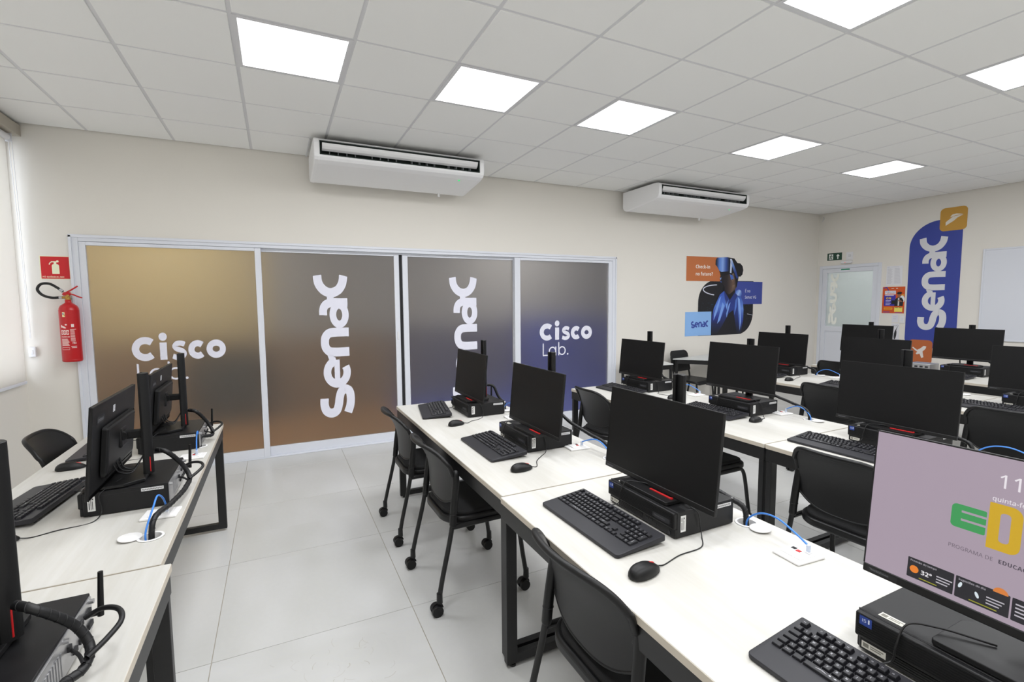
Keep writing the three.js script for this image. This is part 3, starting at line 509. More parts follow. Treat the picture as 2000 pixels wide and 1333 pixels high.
function makePC(name, label, pos) {
  const t = thing(name, label, 'computer', pos, 0, 'flat black desktop computers under the monitors');
  obj('case', [rspan(0.014, PCX, 0.004, PCY, -PCZ / 2, PCZ / 2, 0.003), [[0.03, -0.16], [0.03, 0.16], [0.26, -0.16], [0.26, 0.16]].map(([x, z]) => cyl(0.009, 0.009, 0.005, x, 0.0025, z, 10))], M.case, t);
  const f = obj('front_bezel', [rspan(0, 0.016, 0.036, PCY - 0.001, -PCZ / 2, PCZ / 2 - 0.0, 0.005, 2), rspan(0.005, 0.016, 0.006, 0.038, -PCZ / 2 + 0.008, PCZ / 2, 0.004, 2)], M.case, t);
  obj('grille', Array.from({ length: 9 }, (_, i) => span(-0.0012, 0.001, 0.0415 + i * 0.0056, 0.0441 + i * 0.0056, -PCZ / 2 + 0.008, PCZ / 2 - 0.012)), M.ribs, f);
  obj('grille', Array.from({ length: 4 }, (_, i) => span(0.0036, 0.006, 0.0135 + i * 0.0056, 0.0161 + i * 0.0056, -PCZ / 2 + 0.075, 0.02)), M.ribs, f);
  for (const z of [0.045, 0.066]) obj('usb_port', rbx(0.003, 0.006, 0.0135, 0.0048, 0.026, z, 0.0008), M.shadowgap, f);
  obj('power_button', cylX(0.006, 0.003, 0.0045, 0.018, PCZ / 2 - 0.026, 14), M.deck, f); obj('audio_socket', cylX(0.0032, 0.003, 0.0045, 0.021, 0.09, 10), M.shadowgap, f); obj('audio_socket', cylX(0.0032, 0.003, 0.0045, 0.02, 0.104, 10), M.shadowgap, f);
  flat('badge', 0.085, 0.019, pcFront, f, '-x', -0.0015, 0.057, PCZ / 2 - 0.062);
  flat('sticker', 0.026, 0.022, M.stickerBlue, t, '-x', -0.0016, PCY - 0.016, -PCZ / 2 + 0.024);
  flat('sticker', 0.05, 0.016, M.stickerWin, t, '-x', 0.0042, 0.021, -PCZ / 2 + 0.04);
  flat('sticker', 0.024, 0.058, M.stickerTall, t, '+z', 0.042, 0.052, PCZ / 2 + 0.0006);
  flat('sticker', 0.075, 0.013, M.stickerLong, t, '+z', 0.238, 0.08, PCZ / 2 + 0.0006);
  flat('sticker', 0.05, 0.02, M.stickerWin, t, '+y', 0.035, PCY + 0.0006, -PCZ / 2 + 0.06);
  obj('cover_seam', [span(0.0165, 0.0185, 0.006, PCY + 0.0004, -PCZ / 2 - 0.0004, PCZ / 2 + 0.0004), span(0.03, PCX - 0.005, PCY - 0.0166, PCY - 0.0154, PCZ / 2 - 0.001, PCZ / 2 + 0.0004)], M.shadowgap, t);
  const r = obj('rear_panel', [rspan(PCX - 0.002, PCX + 0.004, 0.008, PCY - 0.005, -PCZ / 2 + 0.008, PCZ / 2 - 0.008, 0.001), [-0.16, 0.0, 0.165].map((z) => cylX(0.006, 0.012, PCX + 0.008, PCY - 0.012, z, 10)), Array.from({ length: 7 }, (_, i) => span(PCX + 0.004, PCX + 0.006, 0.02, 0.072, 0.02 + i * 0.013, 0.026 + i * 0.013))], M.metal, t);
  for (const [z, y, w] of [[-0.15, 0.03, 0.03], [-0.11, 0.03, 0.016], [-0.085, 0.03, 0.016], [-0.05, 0.03, 0.02], [-0.02, 0.055, 0.016], [-0.14, 0.065, 0.035], [-0.09, 0.066, 0.03]]) obj('rear_port', rbx(0.008, 0.013, w, PCX + 0.005, y, z, 0.001), M.shadowgap, r);
  const a = obj('antenna', [cylX(0.0055, 0.03, PCX + 0.018, 0.062, -0.135, 10), rod([PCX + 0.032, 0.055, -0.135], [PCX + 0.036, 0.165, -0.14], 0.0068, 0.0056, 10)], M.plastic, t);
  return t;
}
const badgeFront = printed(256, 48, (c, w, h) => { c.fillStyle = '#19191b'; c.fillRect(0, 0, w, h); c.fillStyle = '#6b6b70'; c.font = 'bold 30px sans-serif'; c.textBaseline = 'middle'; c.fillText('ThinkVision', 16, h / 2); });
const badgeBack = printed(256, 96, (c, w, h) => { c.fillStyle = '#1c1c1e'; c.fillRect(0, 0, w, h); c.fillStyle = '#77777c'; c.font = '64px sans-serif'; c.textBaseline = 'middle'; c.fillText('Lenovo', 16, h / 2); });
M.stickerQR = stickerText(64, 64, '#e6e6ea', [[10, 10, 44, 5], [10, 22, 30, 5], [10, 34, 40, 5], [10, 48, 24, 5]], '#8d8d99');
const MW = 0.585, MH = 0.345, TILT = 0.095;
function makeMonitor(name, label, pos, low, screen = M.screen) {       // standing on the computer: y = 0 is the computer's top
  const t = thing(name, label, 'monitor', pos, 0, 'black monitors on the desks');
  // foot: plate with a slot along the front, tapering to the back
  const base = extrude(poly([[-0.0, -0.125], [0.006, -0.13], [0.13, -0.13], [0.19, -0.085], [0.19, 0.085], [0.13, 0.13], [0.006, 0.13], [0, 0.125]].map(([x, z]) => [x, -z])), 0.013, 0.002, 2).rotateX(-Math.PI / 2).translate(0.014, 0.002, 0);
  obj('base', [base, span(0.03, 0.19, 0, 0.003, -0.1, 0.1)], M.plastic, t);
  if (screen === M.screen) obj('phone_slot', [rspan(0.05, 0.058, 0.014, 0.0185, 0.005, 0.118, 0.001), rspan(0.05, 0.058, 0.0145, 0.0205, 0.112, 0.119, 0.001)], M.red, t);
  // column: rounded towards the back, open channel towards the panel
  const sec = new THREE.Shape(); sec.moveTo(-0.012, -0.027); sec.lineTo(-0.004, -0.028); sec.quadraticCurveTo(0.019, -0.021, 0.022, 0); sec.quadraticCurveTo(0.019, 0.021, -0.004, 0.028); sec.lineTo(-0.012, 0.027); sec.lineTo(-0.012, 0.012); sec.lineTo(-0.002, 0.012); sec.lineTo(-0.002, -0.012); sec.lineTo(-0.012, -0.012); sec.closePath();
  const PX = 0.2, PT = 0.442;
  const col = obj('column', extrude(sec, PT - 0.012, 0.0015, 1, 14).rotateX(-Math.PI / 2).translate(PX, 0.012, 0), M.plastic, t);
  obj('column_slot', rspan(PX + 0.009, PX + 0.0135, 0.02, 0.085, 0.0145, 0.0205, 0.002), M.red, col);
  const up = low ? 0 : screen === M.screen ? 0.045 : 0.052, yb = 0.016 + up, x0 = 0.066;              // panel's lower front edge
  const head = new THREE.Group(); head.name = 'panel'; head.position.set(x0, yb, 0); head.rotation.z = -TILT; t.add(head);
  obj('housing', [rspan(0.003, 0.014, 0, MH, -MW / 2, MW / 2, 0.003, 2), rspan(0, 0.014, 0, 0.02, -MW / 2, MW / 2, 0.003, 2)], M.plastic, head);
  const hump = extrude(roundRect(-0.2, 0.05, 0.2, 0.25, 0.012, 0.012, 0.03, 0.03), 0.026, 0.02, 4, 8).rotateY(Math.PI / 2).translate(0.013, 0, 0);
  obj('rear_hump', hump, M.plastic, head);
  obj('bezel', [span(0.0012, 0.004, MH - 0.003, MH, -MW / 2, MW / 2), span(0.0012, 0.004, 0.02, MH - 0.003, -MW / 2, -MW / 2 + 0.003), span(0.0012, 0.004, 0.02, MH - 0.003, MW / 2 - 0.003, MW / 2)], M.plastic, head);
  const s = new THREE.Mesh(new THREE.PlaneGeometry(MW - 0.006, MH - 0.023).rotateY(-Math.PI / 2).translate(0.0022, 0.02 + (MH - 0.023) / 2, 0), screen); s.name = 'screen'; head.add(s);
  flat('badge', 0.062, 0.011, badgeFront, head, '-x', -0.0006, 0.0105, -MW / 2 + 0.042);
  flat('badge', 0.085, 0.032, badgeBack, head, '+x', 0.0146, 0.285, 0.2);
  flat('sticker', 0.028, 0.028, M.stickerQR, head, '+x', 0.0146, 0.295, 0.035);
  // arm from the column to the panel
  const ay = yb + 0.17;
  obj('arm', [rbx(0.07, 0.036, 0.03, PX - 0.045, ay, 0, 0.008, 2), cylZ(0.018, 0.06, PX - 0.075, ay, 0, 16), rbx(0.03, 0.08, 0.08, PX - 0.088, ay - 0.005, 0, 0.006, 2)], M.plastic, t);
  obj('cable_loop', [0, 1, 2].map((k) => tube([[x0 + 0.045, yb + 0.085, 0.03 + k * 0.045], [x0 + 0.06, yb + 0.04, 0.03 + k * 0.035], [x0 + 0.09, yb + 0.03 - k * 0.004, 0.025 + k * 0.015], [PX - 0.012, yb + 0.075, 0.01]], 0.0032, 6, 22)), M.cable, t);
  return t;
}
// ================================================================ the rows of desks
const ROWX = { A: 0.3, B: 2.237, C: 3.89, D: 5.9, E: 7.49 }, DEPTH = { A: 0.74, B: 0.785, C: 0.855, D: 0.86, E: 0.84 }, PCOFF = { A: 0.385, B: 0.363, C: 0.485, D: 0.47, E: 0.5 };
const ROWTXT = { A: 'in the window row', B: 'in the second row from window', C: 'in the middle row', D: 'in the fourth row from window', E: 'in the whiteboard row' };
const ST = ['', 'nearest the glass partition', 'second from the partition', 'third from the partition', 'fourth from the partition'];
const where = (r, s) => ST[s] + ' ' + ROWTXT[r];
const PLATEX = (r) => (r === 'B' ? 0.125 : 0.075);
const Z0 = 1.62, L1 = 2.025, Z1 = 3.655, L2 = 2.03;
for (const r of 'ABCDE') {
  const g1 = r === 'B' ? [[0.52, 0.785], [1.834, 1.596]] : [[0.57, 0.79], [1.79, 1.585]], g2 = [[0.628, 0.862], [1.8, 1.59]];
  makeDesk('desk', 'pale wood-topped desk nearest the glass partition ' + ROWTXT[r], DEPTH[r], L1, [ROWX[r], 0, Z0], g1, r === 'A', PLATEX(r));
  makeDesk('desk', 'pale wood-topped desk farther from the glass partition ' + ROWTXT[r], DEPTH[r], L2, [ROWX[r] + (r === 'A' ? 0.03 : r === 'B' ? -0.012 : 0), 0, Z1], g2, r === 'A', PLATEX(r));
}
// stations: row, place, z of the computer, panel low?, keyboard [x, z, turn, keys apart], mouse [x, z, turn], chair [x, z, turn]
const S = [
  ['A', 1, 2.055, true, [0.37, 1.99, 0.03], [0.44, 2.35, 0.12], [0.155, 1.85, 0.0]],
  ['A', 2, 2.925, true, [0.372, 2.86, -0.1, 1], [0.5, 3.235, 0.1], null],
  ['A', 3, 4.125, true, null, null, null],
  ['B', 1, 2.085, true, [2.345, 1.935, -0.19], [2.462, 2.42, 0.22], [2.065, 2.16, 0.0]],
  ['B', 2, 2.995, true, [2.365, 3.0, 0.0, 1], [2.455, 3.4, 0.1], [2.075, 2.955, 0.02]],
  ['B', 3, 4.08, true, [2.343, 4.04, 0.02, 1], [2.372, 4.378, 0.16], [2.132, 4.285, 0.0]],
  ['B', 4, 5.025, false, [2.352, 4.985, 0.02, 1], null, null],
  ['C', 1, 1.945, true, [4.12, 1.93, 0.03], [4.385, 2.43, 0.1], [3.725, 2.1, -0.03]],
  ['C', 2, 2.99, false, [4.145, 2.95, 0.02], [4.31, 3.27, 0.15], [3.775, 3.02, 0]],
  ['C', 3, 4.005, true, [4.06, 3.9, 0.02, 1], null, [3.745, 4.11, 0.03]],
  ['D', 1, 1.93, true, [6.07, 1.9, 0.02], [6.09, 2.29, 0.1], null],
  ['D', 2, 2.875, true, [6.08, 2.82, 0], null, [5.63, 2.9, 0.0]],
  ['D', 3, 3.99, true, [6.06, 3.85, 0.03], null, [5.68, 4.06, 0.02]],
  ['E', 1, 1.96, false, null, null, [7.33, 1.99, 0]],
  ['E', 2, 2.925, false, [7.66, 2.87, 0.0], null, null],
];
const YD = 0.75, protos = {}, MONITOR_SHIFT = { A1: 0.02, A2: 0.045, A3: -0.025, B1: 0.01, B2: 0.112, B4: 0.085, C1: -0.02, C2: 0.02, D2: -0.012, E1: -0.03 };   // monitors stand a little off the middle of their computers
const ROWD2 = { A: 0.03, B: -0.012 };
for (const [r, s, z, low, kb, ms, ch] of S) {
  const w = where(r, s), px = ROWX[r] + PCOFF[r] + (r + s === 'A3' ? -0.025 : 0);
  // computer
  if (!protos.pc) protos.pc = makePC('desktop_computer', 'flat black desktop computer ' + w, [px, YD, z]); else copy(protos.pc, 'desktop_computer', 'flat black desktop computer ' + w, [px, YD, z]);
  // monitor
  const k = low ? 'low' : 'high', on = r === 'B' && s === 4;
  const lab = on ? 'monitor showing a lit pinkish desktop with colourful letters' : 'black switched-off monitor ' + w, mp = [px, YD + PCY + 0.0005, z + (MONITOR_SHIFT[r + s] || 0)];
  const mname = 'monitor';
  if (on) makeMonitor(mname, lab, mp, low, litScreen());
  else if (!protos[k]) protos[k] = makeMonitor(mname, lab, mp, low); else copy(protos[k], mname, lab, mp);
  // keyboard and its cord
  if (kb) {
    const key = kb[3] ? 'kb1' : 'kb0', kl = 'black keyboard ' + w, kp = [kb[0], YD, kb[1]];
    let o; if (!protos[key]) { o = makeKeyboard('keyboard', kl, kp, kb[2], !!kb[3]); protos[key] = o.clone(); } else { o = protos[key].clone(); o.name = numbered('keyboard'); o.userData = { label: kl, category: 'keyboard', group: 'black keyboards on the desks' }; o.position.set(...kp); o.rotation.y = kb[2]; scene.add(o); }
    o.updateMatrixWorld(true);
    const dz = -0.1, cz = z + dz, pts = [V(kb[0] + 0.205, YD + 0.018, cz - 0.02), V(px - 0.012, YD + 0.03, cz), V(px - 0.01, YD + 0.07, cz + 0.006), V(px + 0.012, YD + PCY + 0.02, cz + 0.014), V(px + 0.05, YD + PCY + 0.024, cz + 0.05), V(px + 0.1, YD + PCY + 0.019, cz + 0.13)];
    if (kb[0] + 0.205 > px - 0.02) pts.splice(0, 2, V(px - 0.02, YD + 0.03, cz));
    cord('cord', o, pts.map((p) => o.worldToLocal(p)), 0.0022);
  }
  if (ms) {
    const ml = 'black mouse with red wheel ' + w, mp2 = [ms[0], YD, ms[1]];
    let o; if (!protos.ms) { o = makeMouse('mouse', ml, mp2, ms[2]); protos.ms = o.clone(); } else { o = protos.ms.clone(); o.name = numbered('mouse'); o.userData = { label: ml, category: 'mouse', group: 'black computer mice on the desks' }; o.position.set(...mp2); o.rotation.y = ms[2]; scene.add(o); }
    o.updateMatrixWorld(true);
    const f = o.localToWorld(V(0.056, 0.008, 0)), zs = z + PCZ / 2, c = 0.0022;
    const end = r === 'A' ? [V(px + 0.06, YD + c, zs + 0.06), V(px + 0.075, YD + 0.02, zs + 0.012), V(px + 0.07, YD + 0.085, zs + 0.008)] : [V(px + 0.05, YD + c, zs + 0.075), V(px + 0.1, YD + c + 0.001, zs + 0.03), V(px + 0.115, YD + 0.03, zs + 0.008), V(px + 0.1, YD + 0.085, zs + 0.008)];
    const pts = [f, V(f.x + 0.03, YD + c, f.z - 0.002), V((f.x + px) / 2 + 0.03, YD + c, (f.z + zs) / 2 + 0.03), ...end, V(px + 0.085, YD + PCY + 0.005, zs - 0.012), V(px + 0.12, YD + PCY + 0.018, zs - 0.09)];
    cord('cord', o, pts.map((p) => o.worldToLocal(p)), 0.002);
  }
  if (ch) {
    const cl = 'black plastic chair ' + w, cp = [ch[0], 0, ch[1]];
    if (!protos.ch) protos.ch = makeChair('office_chair', cl, cp, ch[2]); else copy(protos.ch, 'office_chair', cl, cp, ch[2]);
  }
  // cable bundle in a black spiral sleeve, from the column down into the desk opening; blue network cable from the opening to the socket
  const odd = s % 2 === 1, zd = s < 3 ? Z0 : Z1, x0 = ROWX[r] + (s > 2 ? ROWD2[r] || 0 : 0), D = DEPTH[r];
  const [go, so] = (s < 3 ? (r === 'B' ? [[0.52, 0.785], [1.834, 1.596]] : [[0.57, 0.79], [1.79, 1.585]]) : [[0.628, 0.862], [1.8, 1.59]])[odd ? 0 : 1];
  const gx = x0 + D - 0.07, gz = zd + go, sx = x0 + D - PLATEX(r) + 0.022, sz = zd + so + 0.018, rear = px + PCX + 0.03;
  const hy = YD + PCY + (low ? 0.1 : 0.13);
  const mid = r === 'A' ? [V(px + 0.315, YD + 0.105, z - 0.01), V(px + 0.338, YD + 0.055, z + 0.0), V(px + 0.338, YD + 0.04, z + (odd ? 0.05 : 0.1)), V(px + 0.318, YD + 0.045, z + (gz - z) * 0.6)] : odd ? [V(rear - 0.022, YD + 0.112, z + 0.05), V(rear + 0.004, YD + 0.075, (z + gz) / 2 + 0.03)] : [V(rear - 0.01, YD + 0.125, z + 0.14), V(Math.min(rear + 0.03, x0 + D - 0.02), YD + 0.085, (z + gz) / 2 + 0.03)];
  const sl = [V(px + 0.226, hy, z + 0.012), V(px + 0.262, hy - 0.006, z + 0.035), ...mid, V(gx + 0.006, YD + 0.05, gz - 0.02), V(gx, YD - 0.03, gz)];
  const cs = thing('cable_sleeve', 'black spiral cable sleeve ' + w, 'cable', [0, 0, 0], 0, 'black cable sleeves behind the monitors');
  const curve = new THREE.CatmullRomCurve3(sl, false, 'centripetal');
  obj('bundle', new THREE.TubeGeometry(curve, 60, 0.0098, 12), M.cable, cs);
  {
    const turns = 22, len = 260, fr = curve.computeFrenetFrames(len, false), sp = [];
    for (let i = Math.floor(len * 0.02); i <= len * 0.97; i++) { const t = i / len, a = t * turns * Math.PI * 2, c = curve.getPointAt(t); sp.push(c.clone().addScaledVector(fr.normals[i], Math.cos(a) * 0.0093).addScaledVector(fr.binormals[i], Math.sin(a) * 0.0093)); }
    obj('spiral_wrap', new THREE.TubeGeometry(new THREE.CatmullRomCurve3(sp), 330, 0.0015, 5), M.cable, cs);
  }
  if (r === 'A') obj('loose_cable', [tube([[rear - 0.022, YD + 0.068, z - 0.115], [rear + 0.012, YD + 0.085, z - 0.11], [rear + 0.05, YD + 0.088, z - 0.085], [rear + 0.066, YD + 0.082, z - 0.04], [rear + 0.05, YD + 0.07, z + 0.0], [rear + 0.022, YD + 0.055, z + 0.035]], 0.0062, 8, 40), tube([[rear - 0.022, YD + 0.05, z - 0.02], [rear + 0.0, YD + 0.052, z + 0.01], [rear + 0.02, YD + 0.052, z + 0.05]], 0.004, 8, 20)], M.cable, cs);
  const nc = thing('network_cable', 'blue arching network cable ' + w, 'cable', [0, 0, 0], 0, 'blue network cables on the desks');
  const gm = V((gx + sx) / 2, YD, (gz + sz) / 2), hgt = r === 'A' ? 0.115 : 0.075;
  obj('lead', tube([[gx - 0.012, YD - 0.03, gz + 0.008], [gx - 0.012, YD + 0.02, gz + 0.012], [gx * 0.75 + sx * 0.25, YD + hgt * 0.8, gz * 0.78 + sz * 0.22], [gm.x, YD + hgt, gm.z], [gx * 0.2 + sx * 0.8, YD + hgt * 0.72, gz * 0.18 + sz * 0.82], [sx, YD + 0.036, sz]], 0.0032, 8, 44), M.blue, nc);
  obj('plug', [rspan(sx - 0.006, sx + 0.006, YD + 0.017, YD + 0.04, sz - 0.005, sz + 0.005, 0.002)], M.blueplug, nc);
}
// the lit screen
function litScreen() {
  const t = canvas(1600, 900, (c, w, h) => {
    c.fillStyle = '#a99aa8'; c.fillRect(0, 0, w, h);
    c.fillStyle = '#ece6ec'; c.textBaseline = 'alphabetic'; c.font = '104px sans-serif'; c.fillText('11:50', 604, 170); c.font = '34px sans-serif'; c.fillText('quinta-feira, 27 de', 590, 250);
    const green = '#3f9a58', bgc = '#a99aa8'; c.fillStyle = green; c.beginPath(); c.roundRect(420, 326, 156, 138, [26, 8, 8, 22]); c.fill(); c.fillStyle = bgc; c.fillRect(466, 358, 118, 13); c.fillRect(466, 406, 118, 13);
    c.fillStyle = '#cfa722'; c.beginPath(); c.moveTo(584, 262); c.lineTo(680, 262); c.quadraticCurveTo(722, 270, 722, 318); c.lineTo(722, 468); c.quadraticCurveTo(722, 516, 680, 522); c.lineTo(584, 522); c.fill(); c.fillStyle = bgc; c.beginPath(); c.roundRect(632, 308, 44, 166, 18); c.fill();
    c.fillStyle = '#4a3fa8'; c.beginPath(); c.roundRect(734, 326, 150, 150, [8, 8, 46, 46]); c.fill(); c.fillStyle = bgc; c.fillRect(784, 318, 50, 108);
    c.fillStyle = '#c24a3a'; c.beginPath(); c.roundRect(896, 326, 146, 150, [46, 8, 8, 46]); c.fill(); c.fillStyle = bgc; c.fillRect(946, 370, 110, 62);
    c.fillStyle = '#6f6470'; c.font = '30px sans-serif'; c.fillText('PROGRAMA DE', 420, 590); c.font = 'bold 30px sans-serif'; c.fillStyle = '#4c4450'; c.fillText('EDUCAÇÃO CONECTADA', 642, 590);
    const card = (x, ww) => { c.fillStyle = '#26252b'; c.beginPath(); c.roundRect(x, 744, ww, 124, 5); c.fill(); };
    card(236, 230); card(474, 234); card(716, 234); card(958, 234);
    c.fillStyle = '#c9c4cc'; c.font = '16px sans-serif'; c.fillText('Previsão do tempo', 248, 766); c.fillText('Sugestões do dia', 486, 766);
    c.fillStyle = '#e8822c'; c.beginPath(); c.arc(272, 812, 23, 0, 7); c.fill(); c.fillStyle = '#f0edf0'; c.font = 'bold 38px sans-serif'; c.fillText('32°', 306, 828);
    c.fillStyle = '#bdb8c0'; for (const x of [384, 612]) for (let k = 0; k < 3; k++) c.fillRect(x, 796 + k * 17, 76 - k * 10, 7);
    c.fillStyle = '#9a9a2a'; c.fillRect(300, 852, 90, 6); c.fillRect(540, 852, 120, 6);
    c.fillStyle = '#d9e4ea'; c.beginPath(); c.ellipse(496, 792, 8, 18, 0.3, 0, 7); c.fill(); c.beginPath(); c.ellipse(572, 812, 8, 18, -0.4, 0, 7); c.fill();
    c.fillStyle = '#d8803c'; c.beginPath(); c.arc(668, 752, 32, Math.PI, 0); c.fill();
    c.fillStyle = '#bdb8c0'; for (let k = 0; k < 4; k++) { c.fillRect(730, 770 + k * 20, 180 - k * 18, 8); c.fillRect(972, 770 + k * 20, 160 - k * 14, 8); }
  });
  return std({ color: '#000000', roughness: 0.35, emissive: '#ffffff', emissiveMap: t, emissiveIntensity: 0.95 });
}

// ================================================================ tables and chairs at the back wall
function sideTable(name, label, corners) {                             // four-cornered top on four round legs; corners are floor positions in metres
  const cx = corners.reduce((a, c) => a + c[0], 0) / 4, cz = corners.reduce((a, c) => a + c[1], 0) / 4, P = corners.map(([x, z]) => [x - cx, z - cz]);
  const t = thing(name, label, 'table', [cx, 0, cz], 0), inset = (k) => P.map(([x, z]) => [x * k, z * k]);
  const slab = (pts, h, y) => extrude(poly(pts.map(([x, z]) => [x, -z]).reverse()), h, 0.003, 2).rotateX(-Math.PI / 2).translate(0, y, 0);
  obj('tabletop', slab(P, 0.014, 0.736), M.tabletop, t);
  const Q = inset(0.9);
  Q.forEach(([x, z], i) => { const [a, b] = Q[(i + 1) % 4], L = Math.hypot(a - x, b - z); obj('apron', bx(L, 0.06, 0.022).rotateY(-Math.atan2(b - z, a - x)).translate((x + a) / 2, 0.706, (z + b) / 2), M.steel, t); obj('leg', rod([x, 0.736, z], [x * 1.02, 0, z * 1.02], 0.02, 0.017, 12), M.steel, t); });
  return t;
}
function sideChair(name, label, pos, turn) {                            // four plain legs, moulded seat and separate back with a gap below it
  const t = thing(name, label, 'chair', pos, turn, 'black chairs at the small tables');
  for (const s of [-1, 1]) {
    obj('rear_leg', tube([[-0.24, 0, 0.21 * s], [-0.2, 0.22, 0.2 * s], [-0.17, 0.44, 0.195 * s], [-0.215, 0.66, 0.19 * s], [-0.235, 0.76, 0.185 * s]], 0.013, 10, 24), M.steel, t);
    obj('front_leg', tube([[0.22, 0, 0.21 * s], [0.2, 0.3, 0.2 * s], [0.185, 0.425, 0.195 * s]], 0.013, 10, 16), M.steel, t);
  }
  const g = extrude(roundRect(-0.21, -0.225, 0.225, 0.225, 0.06), 0.028, 0.01, 3).rotateX(-Math.PI / 2).translate(0, 0.43, 0), p = g.attributes.position;
  for (let i = 0; i < p.count; i++) { const x = p.getX(i); if (x > 0.12) p.setY(i, p.getY(i) - (x - 0.12) * (x - 0.12) * 3); } g.computeVertexNormals();
  obj('seat', g, M.chair, t);
  const b = extrude(roundRect(-0.215, 0, 0.215, 0.3, 0.07, 0.07, 0.03, 0.03), 0.014, 0.006, 3, 10), q = b.attributes.position, nb = [];
  b.rotateY(Math.PI / 2); for (let i = 0; i < q.count; i++) { const z = q.getZ(i), y = q.getY(i); q.setX(i, q.getX(i) - 0.2 - y * 0.22 - 0.03 * (1 - (z / 0.215) ** 2) + 0.02); q.setY(i, y + 0.545); } b.computeVertexNormals();
  obj('backrest', b, M.chair, t);
  return t;
}
sideTable('side_table', 'grey-topped table with one pointed corner standing before a chair near the wall mural', [[6.47, 0.28], [7.6, 0.05], [7.46, 0.6], [6.9, 0.73]]);
sideTable('side_table', 'grey-topped table half hidden behind a monitor beside the sliding partition', [[5.66, 0.12], [6.26, 0.12], [6.07, 0.7], [5.66, 0.7]]);
sideChair('visitor_chair', 'black chair with curved back between the small table and the wall under the mural', [6.76, 0, 0.375], -Math.PI / 2 + 0.2);
// ================================================================ things on the walls and under the ceiling
// split air conditioners hanging under the ceiling
function makeAC(name, label, pos) {
  const t = thing(name, label, 'air conditioner', pos);                 // x along the wall, z away from it; the left lower back corner column is x = 0
  const W = 1.615, side = [[0.1, 3.035], [0.1, 2.835], [0.115, 2.8], [0.16, 2.778], [0.22, 2.776], [0.7, 2.826], [0.765, 2.845], [0.79, 2.868], [0.798, 2.9], [0.8, 2.985], [0.79, 3.015], [0.765, 3.032], [0.72, 3.037]];
  const sh = () => poly(side.map(([z, y]) => [z, y]));
  const cap = (x) => extrude(sh(), 0.05, 0.012, 3).rotateY(-Math.PI / 2).translate(x + 0.05, 0, 0);
  obj('end_cover', cap(0), M.acwhite, t); obj('end_cover', cap(W - 0.05), M.acwhite, t);
  // middle: shell with an open front slot
  const mid = [[0.1, 3.033], [0.1, 2.835], [0.115, 2.802], [0.16, 2.78], [0.22, 2.778], [0.7, 2.828], [0.763, 2.847], [0.787, 2.868], [0.795, 2.884], [0.76, 2.888], [0.68, 2.9], [0.66, 2.95], [0.68, 3.005], [0.797, 3.008], [0.788, 3.016], [0.763, 3.03], [0.72, 3.035]];
  obj('housing', extrude(poly(mid), W - 0.09, 0).rotateY(-Math.PI / 2).translate(W - 0.045, 0, 0), M.acwhite, t);
  obj('outlet', [span(0.05, W - 0.05, 2.887, 2.894, 0.68, 0.79), span(0.05, W - 0.05, 2.999, 3.006, 0.68, 0.79), span(0.05, W - 0.05, 2.89, 3.005, 0.672, 0.684), span(0.048, 0.056, 2.89, 3.005, 0.68, 0.792), span(W - 0.056, W - 0.048, 2.89, 3.005, 0.68, 0.792)], M.acdark, t);
  const n = 20; for (let i = 1; i < n; i++) if (i % 5) obj('guide_vane', bx(0.003, 0.07, 0.06, 0.06 + (W - 0.12) * i / n, 2.93, 0.722), std_vane, t);
  const fl = extrude(poly([[0.752, 2.93], [0.775, 2.943], [0.791, 2.964], [0.797, 2.988], [0.791, 2.989], [0.784, 2.968], [0.77, 2.95], [0.75, 2.937]]), W - 0.14, 0).rotateY(-Math.PI / 2).translate(W - 0.07, 0, 0);
  obj('flap', fl, M.acwhite, t);
  obj('panel_seam', [span(0.05, W - 0.05, 2.7925, 2.794, 0.355, 0.36).rotateX(0), span(0.0485, 0.0515, 2.8, 2.83, 0.4, 0.7)].slice(0, 1), M.rail, t);
  obj('status_light', new THREE.SphereGeometry(0.011, 12, 8).scale(1, 0.5, 1).translate(W - 0.23, 2.819, 0.665), M.led, t);
  obj('drain_spout', [cyl(0.013, 0.013, 0.06, W - 0.3, 2.77, 0.2, 12)], M.acwhite, t);
  obj('hanger', [[0.12, 0.25], [0.12, 0.6], [W - 0.12, 0.25], [W - 0.12, 0.6]].map(([x, z]) => [cyl(0.005, 0.005, 0.06, x, 3.05, z, 8), bx(0.05, 0.003, 0.03, x, 3.036, z)]), M.metal, t);
  return t;
}
const std_vane = std({ color: '#8d9194', roughness: 0.6 });
makeAC('air_conditioner', 'long white air conditioner under the ceiling above the glass partition', [1.757, 0, 0]);
const ac2 = makeAC('air_conditioner', 'white air conditioner under the ceiling to the right, above the mural', [5.69, 0, 0]);
struct(obj('trim_2', rspan(1.735, 1.752, H - 0.008, H + 0.002, 0.0, 0.58, 0.002), M.rail));

